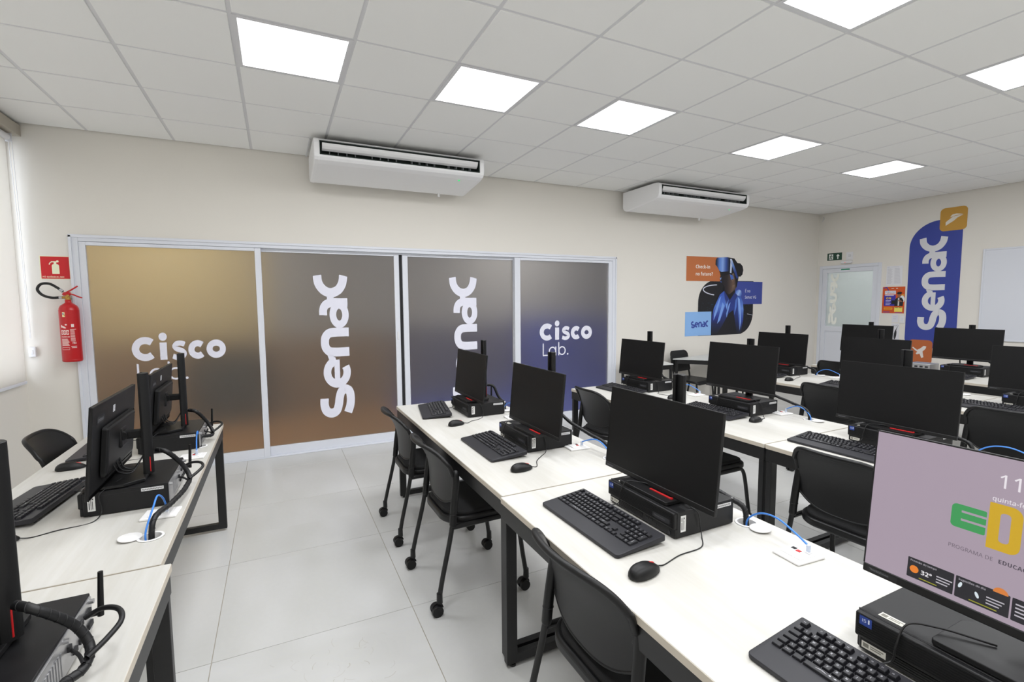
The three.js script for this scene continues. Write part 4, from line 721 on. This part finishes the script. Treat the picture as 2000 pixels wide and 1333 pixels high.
// fire extinguisher and its sign
{
  const t = thing('fire_extinguisher', 'red fire extinguisher with black hose loop hanging on the wall', 'extinguisher', [-0.19, 0, 0.085], 0.0);
  const R = 0.068, lab = canvas(1024, 512, (c, w, h) => {
    c.fillStyle = '#bf161c'; c.fillRect(0, 0, w, h); c.fillStyle = '#f0dfda';
    const cx = w * 0.25;
    c.fillStyle = '#efe6b0'; c.fillRect(cx - 70, 20, 46, 52); c.fillStyle = '#3b62a8'; c.fillRect(cx - 64, 30, 20, 18); c.fillStyle = '#c39a30'; c.fillRect(cx - 42, 42, 14, 20); c.fillStyle = '#f0dfda';
    c.beginPath(); c.ellipse(cx - 60, 176, 40, 10, 0.2, 0, 7); c.fill(); c.beginPath(); c.ellipse(cx - 100, 166, 16, 14, 0, 0, 7); c.fill(); c.beginPath(); c.ellipse(cx - 20, 150, 18, 8, 0, 0, 7); c.fill(); c.fillRect(cx + 60, 144, 46, 32);
    for (let i = 0; i < 3; i++) { c.fillRect(cx - 118 + i * 48, 206, 42, 46); c.fillStyle = '#bf161c'; c.beginPath(); c.arc(cx - 97 + i * 48, 230, 15, 0, 7); c.fill(); c.fillStyle = '#f0dfda'; c.font = 'bold 22px sans-serif'; c.fillText('ABC'[i], cx - 105 + i * 48, 238); }
    c.font = 'bold 18px sans-serif'; c.fillText('PÓ QUÍMICO ABC', cx - 118, 282);
    for (let i = 0; i < 7; i++) c.fillRect(cx - 118, 294 + i * 11, 110 + (i * 37) % 28, 6);
    for (let i = 0; i < 11; i++) c.fillRect(cx + 40, 196 + i * 12, 96 - (i * 29) % 30, 5);
    c.font = 'bold 30px sans-serif'; c.fillText('7IRA', cx + 60, 350); c.strokeStyle = '#f0dfda'; c.lineWidth = 3; c.strokeRect(cx - 118, 384, 130, 24); c.fillRect(cx + 40, 372, 90, 6); c.fillRect(cx + 48, 386, 80, 6);
  });
  const prof = [[0.001, 1.092], [R - 0.012, 1.092], [R - 0.003, 1.096], [R, 1.104], [R, 1.112], [R - 0.003, 1.118]].map((p) => new THREE.Vector2(...p));
  const prof2 = [[R, 1.53], [R - 0.004, 1.553], [R - 0.014, 1.573], [R - 0.034, 1.588], [0.024, 1.596], [0.021, 1.604], [0.021, 1.622], [0.001, 1.623]].map((p) => new THREE.Vector2(...p));
  obj('cylinder', [new THREE.LatheGeometry(prof, 40), new THREE.LatheGeometry(prof2, 40)], M.ext, t);
  const body = new THREE.CylinderGeometry(R, R, 0.42, 40, 1, true).rotateY(-Math.PI / 2).translate(0, 1.325, 0); { const uv = body.attributes.uv; for (let i = 0; i < uv.count; i++) uv.setX(i, (uv.getX(i) + 0.0) % 1.0001); }
  obj('printed_label', body, std({ map: lab, roughness: 0.28 }), t);
  obj('valve', [cyl(0.02, 0.02, 0.02, 0, 1.63, 0, 16), cyl(0.013, 0.016, 0.03, 0, 1.65, 0, 14), cylX(0.011, 0.06, -0.028, 1.642, 0.008, 12), cylZ(0.009, 0.02, 0.0, 1.65, 0.02, 12)], M.brass, t);
  obj('lever', [tube([[-0.03, 1.662, 0], [0.02, 1.672, 0.01], [0.075, 1.648, 0.02], [0.1, 1.638, 0.022]], 0.006, 6, 14), tube([[-0.035, 1.668, 0.0], [0.02, 1.7, 0.01], [0.075, 1.738, 0.02]], 0.0065, 6, 14), rbx(0.05, 0.03, 0.02, -0.005, 1.672, 0, 0.006)], M.ext, t);
  obj('hose', tube([[-0.05, 1.642, 0.008], [-0.1, 1.64, 0.02], [-0.155, 1.664, 0.03], [-0.182, 1.71, 0.03], [-0.16, 1.752, 0.025], [-0.11, 1.757, 0.02], [-0.06, 1.725, 0.018], [-0.025, 1.69, 0.014]], 0.0105, 10, 60), M.cable, t);
  obj('hose_ferrule', rod([-0.028, 1.693, 0.014], [-0.045, 1.711, 0.016], 0.012), M.metal, t); obj('hose_ferrule', rod([-0.035, 1.642, 0.008], [-0.055, 1.642, 0.009], 0.012), M.metal, t);
  obj('wall_hook', [rspan(-0.02, 0.02, 1.55, 1.66, -0.085, -0.079, 0.002), rod([0, 1.63, -0.082], [0, 1.625, -0.015], 0.006)], M.metal, t);
  const sg = thing('extinguisher_sign', 'square red sign with a pale extinguisher symbol above the extinguisher', 'sign', [-0.382, 1.797, 0.001]);
  print('panel', 0.2, 0.2, printed(256, 256, (c, w, h) => {
    c.fillStyle = '#eef0cf'; c.fillRect(0, 0, w, h); c.fillStyle = '#c9171e'; c.fillRect(8, 8, w - 16, h - 16); c.fillStyle = '#eef0cf';
    c.beginPath(); c.roundRect(100, 88, 62, 108, [22, 22, 3, 3]); c.fill(); c.fillRect(118, 66, 22, 26); c.fillRect(96, 58, 62, 12); c.lineWidth = 9; c.strokeStyle = '#eef0cf'; c.beginPath(); c.moveTo(124, 62); c.quadraticCurveTo(84, 62, 80, 96); c.stroke(); c.beginPath(); c.arc(150, 58, 11, 0, 7); c.fill();
    c.font = 'bold 22px sans-serif'; c.fillText('PÓ QUÍMICO ABC', 16, 236);
  }, 0.45), sg);
}
// mural of a head with a headset, cut from several printed sheets
{
  const t = thing('wall_mural', 'cut-out wall mural of a person wearing a headset with orange and blue text boxes', 'mural', [6.95, 0, 0.0]);
  const sheetMat = (c) => std({ color: c, roughness: 0.6 }), K = 0.0008;
  const panel = (name, x, y, w, h, z, draw) => { const m = print(name, w, h, printed(512, Math.round(512 * h / w), draw, 0.6), t, M.paper, K * 2); m.position.set(x, y, z); return m; };
  const bgShape = roundRect(0.285, 1.028, 1.52, 1.885, 0.34, 0.02, 0.34, 0.02), bgMat = printed(512, 512, (c, w, h) => {
    c.fillStyle = '#131319'; c.fillRect(0, 0, w, h);
    let k = 5; const r = () => { k = (k * 16807) % 2147483647; return k / 2147483647; };
    for (let i = 0; i < 260; i++) { const x = r() * w, y = h * 0.32 + r() * h * 0.5; c.fillStyle = ['#23354a', '#1c2a3c', '#35506a', '#2b6f8a'][i % 4]; c.globalAlpha = 0.25 + r() * 0.5; c.fillRect(x, y, 2 + r() * 5, 2 + r() * 6); } c.globalAlpha = 1;
    c.strokeStyle = '#d9dcea'; c.lineWidth = 9; c.beginPath(); c.ellipse(200, 90, 158, 50, 0.05, Math.PI * 0.62, Math.PI * 1.42); c.stroke(); c.lineWidth = 4; c.beginPath(); c.moveTo(455, 318); c.lineTo(510, 332); c.stroke();
  });
  const bg = extrude(bgShape, K * 2, 0, 1, 24); { const u = bg.attributes.uv, p = bg.attributes.position; for (let i = 0; i < u.count; i++) u.setXY(i, (p.getX(i) - 0.285) / 1.235, (p.getY(i) - 1.028) / 0.857); }
  obj('night_scene', bg, bgMat, t);
  panel('orange_box', 0.025, 1.873, 0.75, 0.372, 0.0018, (c, w, h) => { c.fillStyle = '#c4713f'; c.fillRect(0, 0, w, h); c.fillStyle = '#f1eee9'; c.font = 'bold 50px sans-serif'; c.fillText('Check-in', 130, 122); c.fillText('no futuro?', 130, 196); });
  panel('blue_box', 1.05, 1.51, 0.68, 0.365, 0.0018, (c, w, h) => { c.fillStyle = '#3d4c9e'; c.fillRect(0, 0, w, h); c.fillStyle = '#eceef6'; c.font = '50px sans-serif'; c.fillText('É no', 200, 130); c.fillText('Senac VG', 200, 206); });
  const lb = panel('pale_blue_box', 0.02, 1.033, 0.55, 0.37, 0.0018, (c, w, h) => { c.fillStyle = '#8fbcf2'; c.fillRect(0, 0, w, h); });
  obj('logo_word', SIGN_WORD.clone().applyMatrix4(new THREE.Matrix4().makeScale(0.00042, 0.00046, 0.0006)).translate(0.125, 0.13, K * 2), sheetMat('#35479d'), lb);
  // figure: outline shape with a painted print
  const FX = 0.57, FY = 1.03, FW = 0.8, FH = 1.225, px = (u) => u / 500 * FW, py = (v) => FH - v / 690 * FH;
  const outline = [[5, 690], [0, 560], [30, 450], [70, 380], [110, 330], [160, 300], [168, 262], [130, 230], [118, 222], [108, 215], [104, 185], [112, 165], [104, 140], [84, 110], [60, 85], [38, 70], [40, 30], [60, 8], [200, 0], [248, 4], [300, 10], [345, 48], [385, 50], [420, 75], [432, 110], [420, 150], [390, 170], [368, 168], [352, 230], [345, 262], [322, 280], [330, 300], [378, 285], [410, 296], [420, 330], [408, 352], [440, 400], [452, 470], [450, 560], [430, 640], [424, 690]];
  const fs = new THREE.Shape(outline.map(([u, v]) => new THREE.Vector2(FX + px(u), FY + py(v))));
  const fg = extrude(fs, K * 2, 0).translate(0, 0, 0.0034); { const u = fg.attributes.uv, p = fg.attributes.position; for (let i = 0; i < u.count; i++) u.setXY(i, (p.getX(i) - FX) / FW, (p.getY(i) - FY) / FH); }
  const figure = canvas(500, 690, (c, w, h) => {
    const P = (pts) => { c.beginPath(); pts.forEach(([x, y], i) => (i ? c.lineTo(x, y) : c.moveTo(x, y))); c.closePath(); c.fill(); };
    const G = (x0, y0, x1, y1, ...s) => { const g = c.createLinearGradient(x0, y0, x1, y1); s.forEach((k, i) => g.addColorStop(i / (s.length - 1), k)); return g; };
    c.fillStyle = '#131219'; c.fillRect(0, 0, w, h);
    c.fillStyle = G(110, 0, 380, 0, '#16131c', '#2a2124', '#6e5648', '#20181a'); P([[104, 150], [250, 150], [330, 190], [345, 262], [300, 330], [210, 330], [168, 262], [110, 215]]);                                // face and neck
    c.fillStyle = '#86a8e6'; P([[100, 186], [124, 180], [116, 205]]); c.fillStyle = '#4667b8'; P([[106, 212], [128, 215], [120, 262], [112, 268]]);
    c.fillStyle = G(280, 240, 340, 330, '#8d7562', '#2a2120'); P([[282, 250], [318, 240], [310, 320], [286, 330]]);
    c.fillStyle = '#0f0e14'; P([[250, 8], [300, 10], [345, 48], [385, 50], [420, 75], [432, 110], [420, 150], [390, 170], [368, 168], [352, 250], [330, 262], [318, 190], [262, 120]]);                          // hair
    c.fillStyle = '#7c6454'; c.beginPath(); c.ellipse(283, 176, 19, 38, 0.15, 0, 7); c.fill(); c.fillStyle = '#2a201f'; c.beginPath(); c.ellipse(281, 178, 9, 24, 0.15, 0, 7); c.fill();                          // ear
    c.fillStyle = G(40, 0, 240, 0, '#101018', '#5a86d8', '#8fb0ee', '#324f9c', '#12131d'); P([[38, 70], [42, 28], [62, 8], [200, 0], [232, 12], [238, 70], [228, 128], [120, 140], [60, 110]]);
    c.fillStyle = '#0f1018'; P([[38, 100], [60, 108], [120, 132], [226, 124], [228, 150], [150, 166], [104, 150], [60, 112]]);
    c.fillStyle = G(230, 20, 300, 140, '#dfe7f6', '#6f93d8', '#29418a'); P([[238, 14], [262, 14], [330, 120], [360, 180], [340, 190], [300, 130], [244, 40]]); c.fillStyle = '#c3cfe8'; P([[244, 40], [268, 70], [262, 140], [240, 136]]);
    c.fillStyle = '#4a6cc0'; P([[238, 150], [280, 158], [300, 190], [260, 200]]);
    c.fillStyle = '#0e0d13'; P([[160, 300], [240, 330], [320, 285], [330, 345], [250, 380], [170, 400]]);
    c.fillStyle = G(0, 330, 0, 690, '#24357e', '#2a3f92', '#1d2a62', '#15151f'); P([[110, 330], [170, 300], [250, 380], [330, 300], [408, 352], [452, 470], [424, 690], [0, 690], [0, 560], [30, 450]]);
    c.fillStyle = G(0, 330, 0, 640, '#3a5cc0', '#5a82dc', '#26348a', '#17161f'); P([[110, 330], [165, 300], [190, 420], [150, 520], [110, 600], [5, 600], [0, 560], [30, 450]]);
    c.fillStyle = '#7fa8f0'; P([[100, 370], [128, 345], [80, 480], [30, 560], [36, 500]]); P([[150, 400], [176, 430], [120, 560], [80, 590], [112, 500]]); P([[190, 372], [206, 420], [232, 372], [214, 470], [196, 440]]); P([[236, 420], [262, 400], [210, 540], [204, 500]]);
    c.fillStyle = G(340, 280, 420, 340, '#3d63c4', '#a9c6f6', '#3254b0'); P([[322, 292], [378, 285], [410, 296], [420, 330], [408, 352], [360, 340], [330, 320]]);
    c.fillStyle = G(0, 340, 0, 690, '#3557b6', '#6f97ea', '#2c44a0', '#15131c'); P([[352, 345], [408, 352], [440, 400], [452, 470], [450, 560], [424, 690], [390, 690], [378, 560], [370, 440]]);
    c.fillStyle = '#8db2f4'; P([[362, 352], [392, 372], [412, 470], [420, 580], [402, 660], [396, 520], [376, 430]]); c.fillStyle = '#5a80d8'; P([[332, 380], [352, 352], [350, 440], [318, 520], [322, 450]]);
    c.fillStyle = '#13121a'; P([[240, 500], [300, 470], [330, 560], [362, 690], [70, 690], [150, 610]]);
  });
  obj('printed_figure', fg, std({ map: figure, roughness: 0.6 }), t);
}
// ---------------------------------------------------------------- right wall: local x runs along the wall towards the viewer (world z), local z into the room
const onRight = (name, label, cat, z, y) => thing(name, label, cat, [XR - 0.001, y, z], -Math.PI / 2);
{
  const e = onRight('exit_sign', 'dark green exit sign with running figure and arrow above the white door', 'sign', 0.165, 2.252);
  print('panel', 0.245, 0.125, printed(256, 128, (c, w, h) => {
    c.fillStyle = '#1f4636'; c.fillRect(0, 0, w, h); c.fillStyle = '#e9eee9'; c.fillRect(28, 18, 74, 94); c.fillStyle = '#1f4636'; c.beginPath(); c.arc(70, 34, 9, 0, 7); c.fill();
    c.lineWidth = 11; c.strokeStyle = '#1f4636'; c.lineJoin = 'round'; const L = (p) => { c.beginPath(); p.forEach(([x, y], i) => (i ? c.lineTo(x, y) : c.moveTo(x, y))); c.stroke(); }; L([[66, 48], [58, 74], [76, 86], [74, 108]]); L([[58, 74], [50, 92], [34, 100]]); L([[40, 66], [52, 52], [66, 50], [80, 62], [92, 58]]);
    c.fillStyle = '#e9eee9'; c.beginPath(); c.moveTo(185, 20); c.lineTo(216, 58); c.lineTo(195, 58); c.lineTo(195, 108); c.lineTo(175, 108); c.lineTo(175, 58); c.lineTo(154, 58); c.fill();
  }, 0.4), e);
  const em = onRight('emergency_light', 'small white emergency light with red indicator above the white door', 'light', 0.42, 2.185);
  obj('housing', rbx(0.165, 0.045, 0.05, 0.0825, 0.022, 0.025, 0.008, 2), M.white, em); obj('indicator', rbx(0.012, 0.008, 0.004, 0.07, 0.012, 0.051, 0.001), std({ color: '#e0503c', emissive: '#ff4a30', emissiveIntensity: 0.6 }), em);
  const p0 = onRight('notice', 'small blank-looking white notice above the emergency light', 'paper', 0.48, 2.242);
  print('sheet', 0.105, 0.13, stickerText(64, 80, '#e9e9ec', [[20, 30, 26, 3], [18, 40, 28, 3]], '#8a8a90'), p0);
  const p1 = onRight('notice', 'white timetable sheet in a sleeve right of the white door', 'paper', 1.098, 1.792);
  print('sheet', 0.218, 0.3, stickerText(256, 352, '#e7e7eb', [[10, 14, 40, 6], [60, 18, 140, 3], ...Array.from({ length: 26 }, (_, i) => [14, 44 + i * 11, 60 + (i * 53) % 30, 3]), ...Array.from({ length: 26 }, (_, i) => [130, 44 + i * 11, 80 + (i * 31) % 30, 3])], '#b6b6be'), p1);
  const p2 = onRight('poster', 'bright orange and purple poster with a young man in a dark jacket', 'poster', 1.058, 1.352);
  print('sheet', 0.308, 0.415, printed(384, 512, (c, w, h) => {
    c.fillStyle = '#d4571f'; c.fillRect(0, 0, w, h); c.strokeStyle = '#4b3a9c'; c.lineWidth = 16; c.beginPath(); c.moveTo(10, 30); c.lineTo(80, 0); c.moveTo(60, 0); c.lineTo(110, 80); c.stroke();
    c.fillStyle = '#3c34a6'; c.fillRect(30, 160, 200, 210); c.fillStyle = '#e9e6ec'; c.beginPath(); c.roundRect(40, 76, 190, 70, 12); c.fill(); c.fillStyle = '#6f7fb6'; c.font = 'bold 26px sans-serif'; c.fillText('Chegou a hora', 48, 106); c.fillStyle = '#d8632c'; c.fillText('de Inovar!', 78, 136);
    c.fillStyle = '#dcd9f0'; c.fillRect(46, 156, 150, 16); c.fillStyle = '#f0d21e'; c.font = 'bold 58px sans-serif'; c.fillText('ON', 66, 240); c.fillStyle = '#d6d2ee'; for (let i = 0; i < 4; i++) { c.fillRect(60, 262 + i * 26, 90 - (i % 2) * 14, 9); }
    c.fillStyle = '#e8b63c'; c.fillRect(330, 150, 40, 22); c.fillRect(300, 176, 60, 26); c.fillStyle = '#e9edf2'; c.beginPath(); c.ellipse(335, 240, 46, 70, 0, 0, 7); c.fill();
    c.fillStyle = '#1c1b22'; c.beginPath(); c.moveTo(212, 372); c.lineTo(222, 240); c.lineTo(270, 200); c.lineTo(330, 210); c.lineTo(362, 260); c.lineTo(356, 372); c.fill(); c.fillStyle = '#d9d6d2'; c.fillRect(270, 215, 24, 150);
    c.fillStyle = '#9a6547'; c.beginPath(); c.ellipse(290, 160, 32, 42, 0, 0, 7); c.fill(); c.fillStyle = '#17151a'; c.beginPath(); c.ellipse(292, 122, 44, 24, -0.1, 0, 7); c.fill(); c.fillStyle = '#9a6547'; c.beginPath(); c.ellipse(310, 275, 38, 14, 0.3, 0, 7); c.fill(); c.fillStyle = '#131318'; c.fillRect(160, 262, 72, 74);
    c.fillStyle = '#e9a51f'; c.beginPath(); c.roundRect(34, 400, 150, 44, 14); c.fill(); c.fillStyle = '#d4571f'; for (let i = 0; i < 3; i++) c.fillRect(48, 410 + i * 11, 120 - i * 12, 5);
    c.fillStyle = '#efe26a'; c.fillRect(216, 396, 136, 86); c.fillStyle = '#3c3c40'; c.fillRect(228, 402, 50, 8); c.fillRect(290, 402, 50, 8); c.fillStyle = '#5a46b0'; c.fillRect(20, 482, 120, 12); c.fillRect(230, 494, 120, 10); c.fillStyle = '#e8e2dc'; c.fillRect(150, 26, 44, 10); c.fillRect(230, 24, 30, 14);
  }), p2);
  const p3 = onRight('notice', 'small white paper under the orange poster', 'paper', 1.205, 1.21);
  print('sheet', 0.088, 0.115, stickerText(64, 80, '#dfdfe6', [[14, 20, 34, 3], [14, 40, 30, 3]], '#a8a8b0'), p3);
  const p4 = onRight('drawing', 'tall white sheet with black line drawing below the small paper', 'paper', 1.205, 0.93);
  print('sheet', 0.11, 0.265, printed(128, 300, (c, w, h) => { c.fillStyle = '#dedee4'; c.fillRect(0, 0, w, h); c.fillStyle = '#2b2b30'; c.beginPath(); c.ellipse(66, 200, 20, 84, 0.1, 0, 7); c.fill(); c.strokeStyle = '#2b2b30'; c.lineWidth = 4; for (let i = 0; i < 6; i++) { c.beginPath(); c.moveTo(66, 120 + i * 14); c.quadraticCurveTo(100 - i * 4, 60 + i * 20, 112 - i * 14, 34 + i * 30); c.stroke(); } c.beginPath(); c.moveTo(20, 30); c.quadraticCurveTo(70, 60, 96, 24); c.stroke(); }), p4);
  const sw = onRight('light_switch', 'white light switch left of the blue wall lettering', 'switch', 1.31, 1.2);
  obj('plate', rbx(0.075, 0.118, 0.01, 0.037, 0.059, 0.005, 0.004, 2), M.white, sw); obj('rocker', rbx(0.026, 0.05, 0.006, 0.037, 0.059, 0.012, 0.002), M.alu, sw);
  const cs = onRight('cable_clip', 'tiny grey cable end high in the corner of the two walls', 'cable', 0.05, 2.985);
  obj('wire', tube([[0.02, 0.03, 0.006], [0.035, 0.01, 0.014], [0.02, -0.02, 0.01], [0.005, -0.04, 0.004]], 0.006, 6, 16), M.rail, cs);
  // blue upright sign with two tiles
  const d = onRight('wall_lettering', 'tall blue wall sign with white upright word and two small icon tiles', 'sign', 0, 0);
  const K = 0.002, bs = new THREE.Shape();
  bs.moveTo(1.545, 0.842); bs.lineTo(2.04, 0.842); bs.lineTo(2.018, 2.52); bs.quadraticCurveTo(2.01, 2.6, 1.93, 2.6); bs.lineTo(1.78, 2.72); bs.quadraticCurveTo(1.42, 2.72, 1.388, 2.34); bs.lineTo(1.398, 1.06); bs.quadraticCurveTo(1.4, 0.95, 1.5, 0.95); bs.lineTo(1.545, 0.95); bs.closePath();
  obj('blue_panel', extrude(roundRect(1.392, 0.842, 2.022, 2.715, 0.37, 0.17, 0.0, 0.14), K, 0, 1, 24), std({ color: '#36459c', roughness: 0.55 }), d);
  obj('word', SIGN_WORD.clone().applyMatrix4(new THREE.Matrix4().makeBasis(V(0, 0.00161, 0), V(-0.00152, 0, 0), V(0, 0, 0.0016)).setPosition(1.862, 1.115, K)), std({ color: '#dcdce0', roughness: 0.55 }), d);
  const y = obj('yellow_tile', extrude(roundRect(1.752, 2.545, 2.062, 2.872, 0.055), K, 0, 1, 8).translate(0, 0, K), std({ color: '#c8973c', roughness: 0.55 }), d);
  const bird = [[0.07, 0.075], [0.09, 0.14], [0.155, 0.19], [0.265, 0.215], [0.19, 0.235], [0.135, 0.225], [0.155, 0.24], [0.24, 0.245], [0.268, 0.222], [0.285, 0.21], [0.21, 0.185], [0.15, 0.13], [0.1, 0.105]];
  const birdShape = poly([[0.07, 0.075], [0.105, 0.1], [0.16, 0.135], [0.2, 0.175], [0.265, 0.208], [0.15, 0.196], [0.095, 0.15], [0.068, 0.125]]), wing = poly([[0.115, 0.19], [0.14, 0.225], [0.19, 0.232], [0.265, 0.214], [0.19, 0.21]]);
  obj('icon', [extrude(birdShape, K, 0).translate(1.752, 2.545, 2 * K), extrude(wing, K, 0).translate(1.752, 2.545, 2 * K)], std({ color: '#e6e0d4', roughness: 0.55 }), y);
  const o = obj('orange_tile', extrude(roundRect(1.45, 0.6, 1.752, 0.958, 0.055), K, 0, 1, 8).translate(0, 0, K), std({ color: '#bd6636', roughness: 0.55 }), d);
  const plane = poly([[0.062, 0.245], [0.115, 0.205], [0.15, 0.225], [0.195, 0.27], [0.228, 0.265], [0.222, 0.23], [0.185, 0.185], [0.2, 0.1], [0.175, 0.085], [0.15, 0.15], [0.115, 0.135], [0.1, 0.15], [0.12, 0.175], [0.075, 0.21], [0.05, 0.24]]);
  obj('icon', extrude(plane, K, 0).translate(1.45, 0.6, 2 * K), std({ color: '#e6e0dc', roughness: 0.55 }), o);
  // whiteboard
  const w = onRight('whiteboard', 'large whiteboard with thin aluminium frame on the right wall', 'whiteboard', 2.262, 1.0);
  const WW = 3.6, WH = 1.245;
  obj('surface', span(0.018, WW - 0.018, 0.018, WH - 0.018, 0.002, 0.014), std({ color: '#dfe2ea', roughness: 0.22 }), w);
  obj('frame', [rspan(0, 0.022, 0, WH, 0.001, 0.022, 0.004), rspan(WW - 0.022, WW, 0, WH, 0.001, 0.022, 0.004), rspan(0.022, WW - 0.022, 0, 0.022, 0.001, 0.022, 0.004), rspan(0.022, WW - 0.022, WH - 0.022, WH, 0.001, 0.022, 0.004)], M.alu, w);
}
// small silver box on the last row
{
  const t = thing('metal_box', 'small silver box with dark slots behind the monitors in the row nearest the whiteboard', 'box', [8.12, 0.75, 2.53]);
  obj('case', rbx(0.2, 0.085, 0.22, 0, 0.0425, 0, 0.006, 2), M.metal, t); obj('slot', [0, 1, 2, 3].map((k) => rbx(0.004, 0.02, 0.03, -0.1, 0.05, -0.075 + k * 0.05, 0.001)), M.shadowgap, t);
}
// shadows everywhere, as three.js would need them
scene.traverse((o) => { if (o.isMesh) { o.castShadow = true; o.receiveShadow = true; } });
renderer.render(scene, camera);
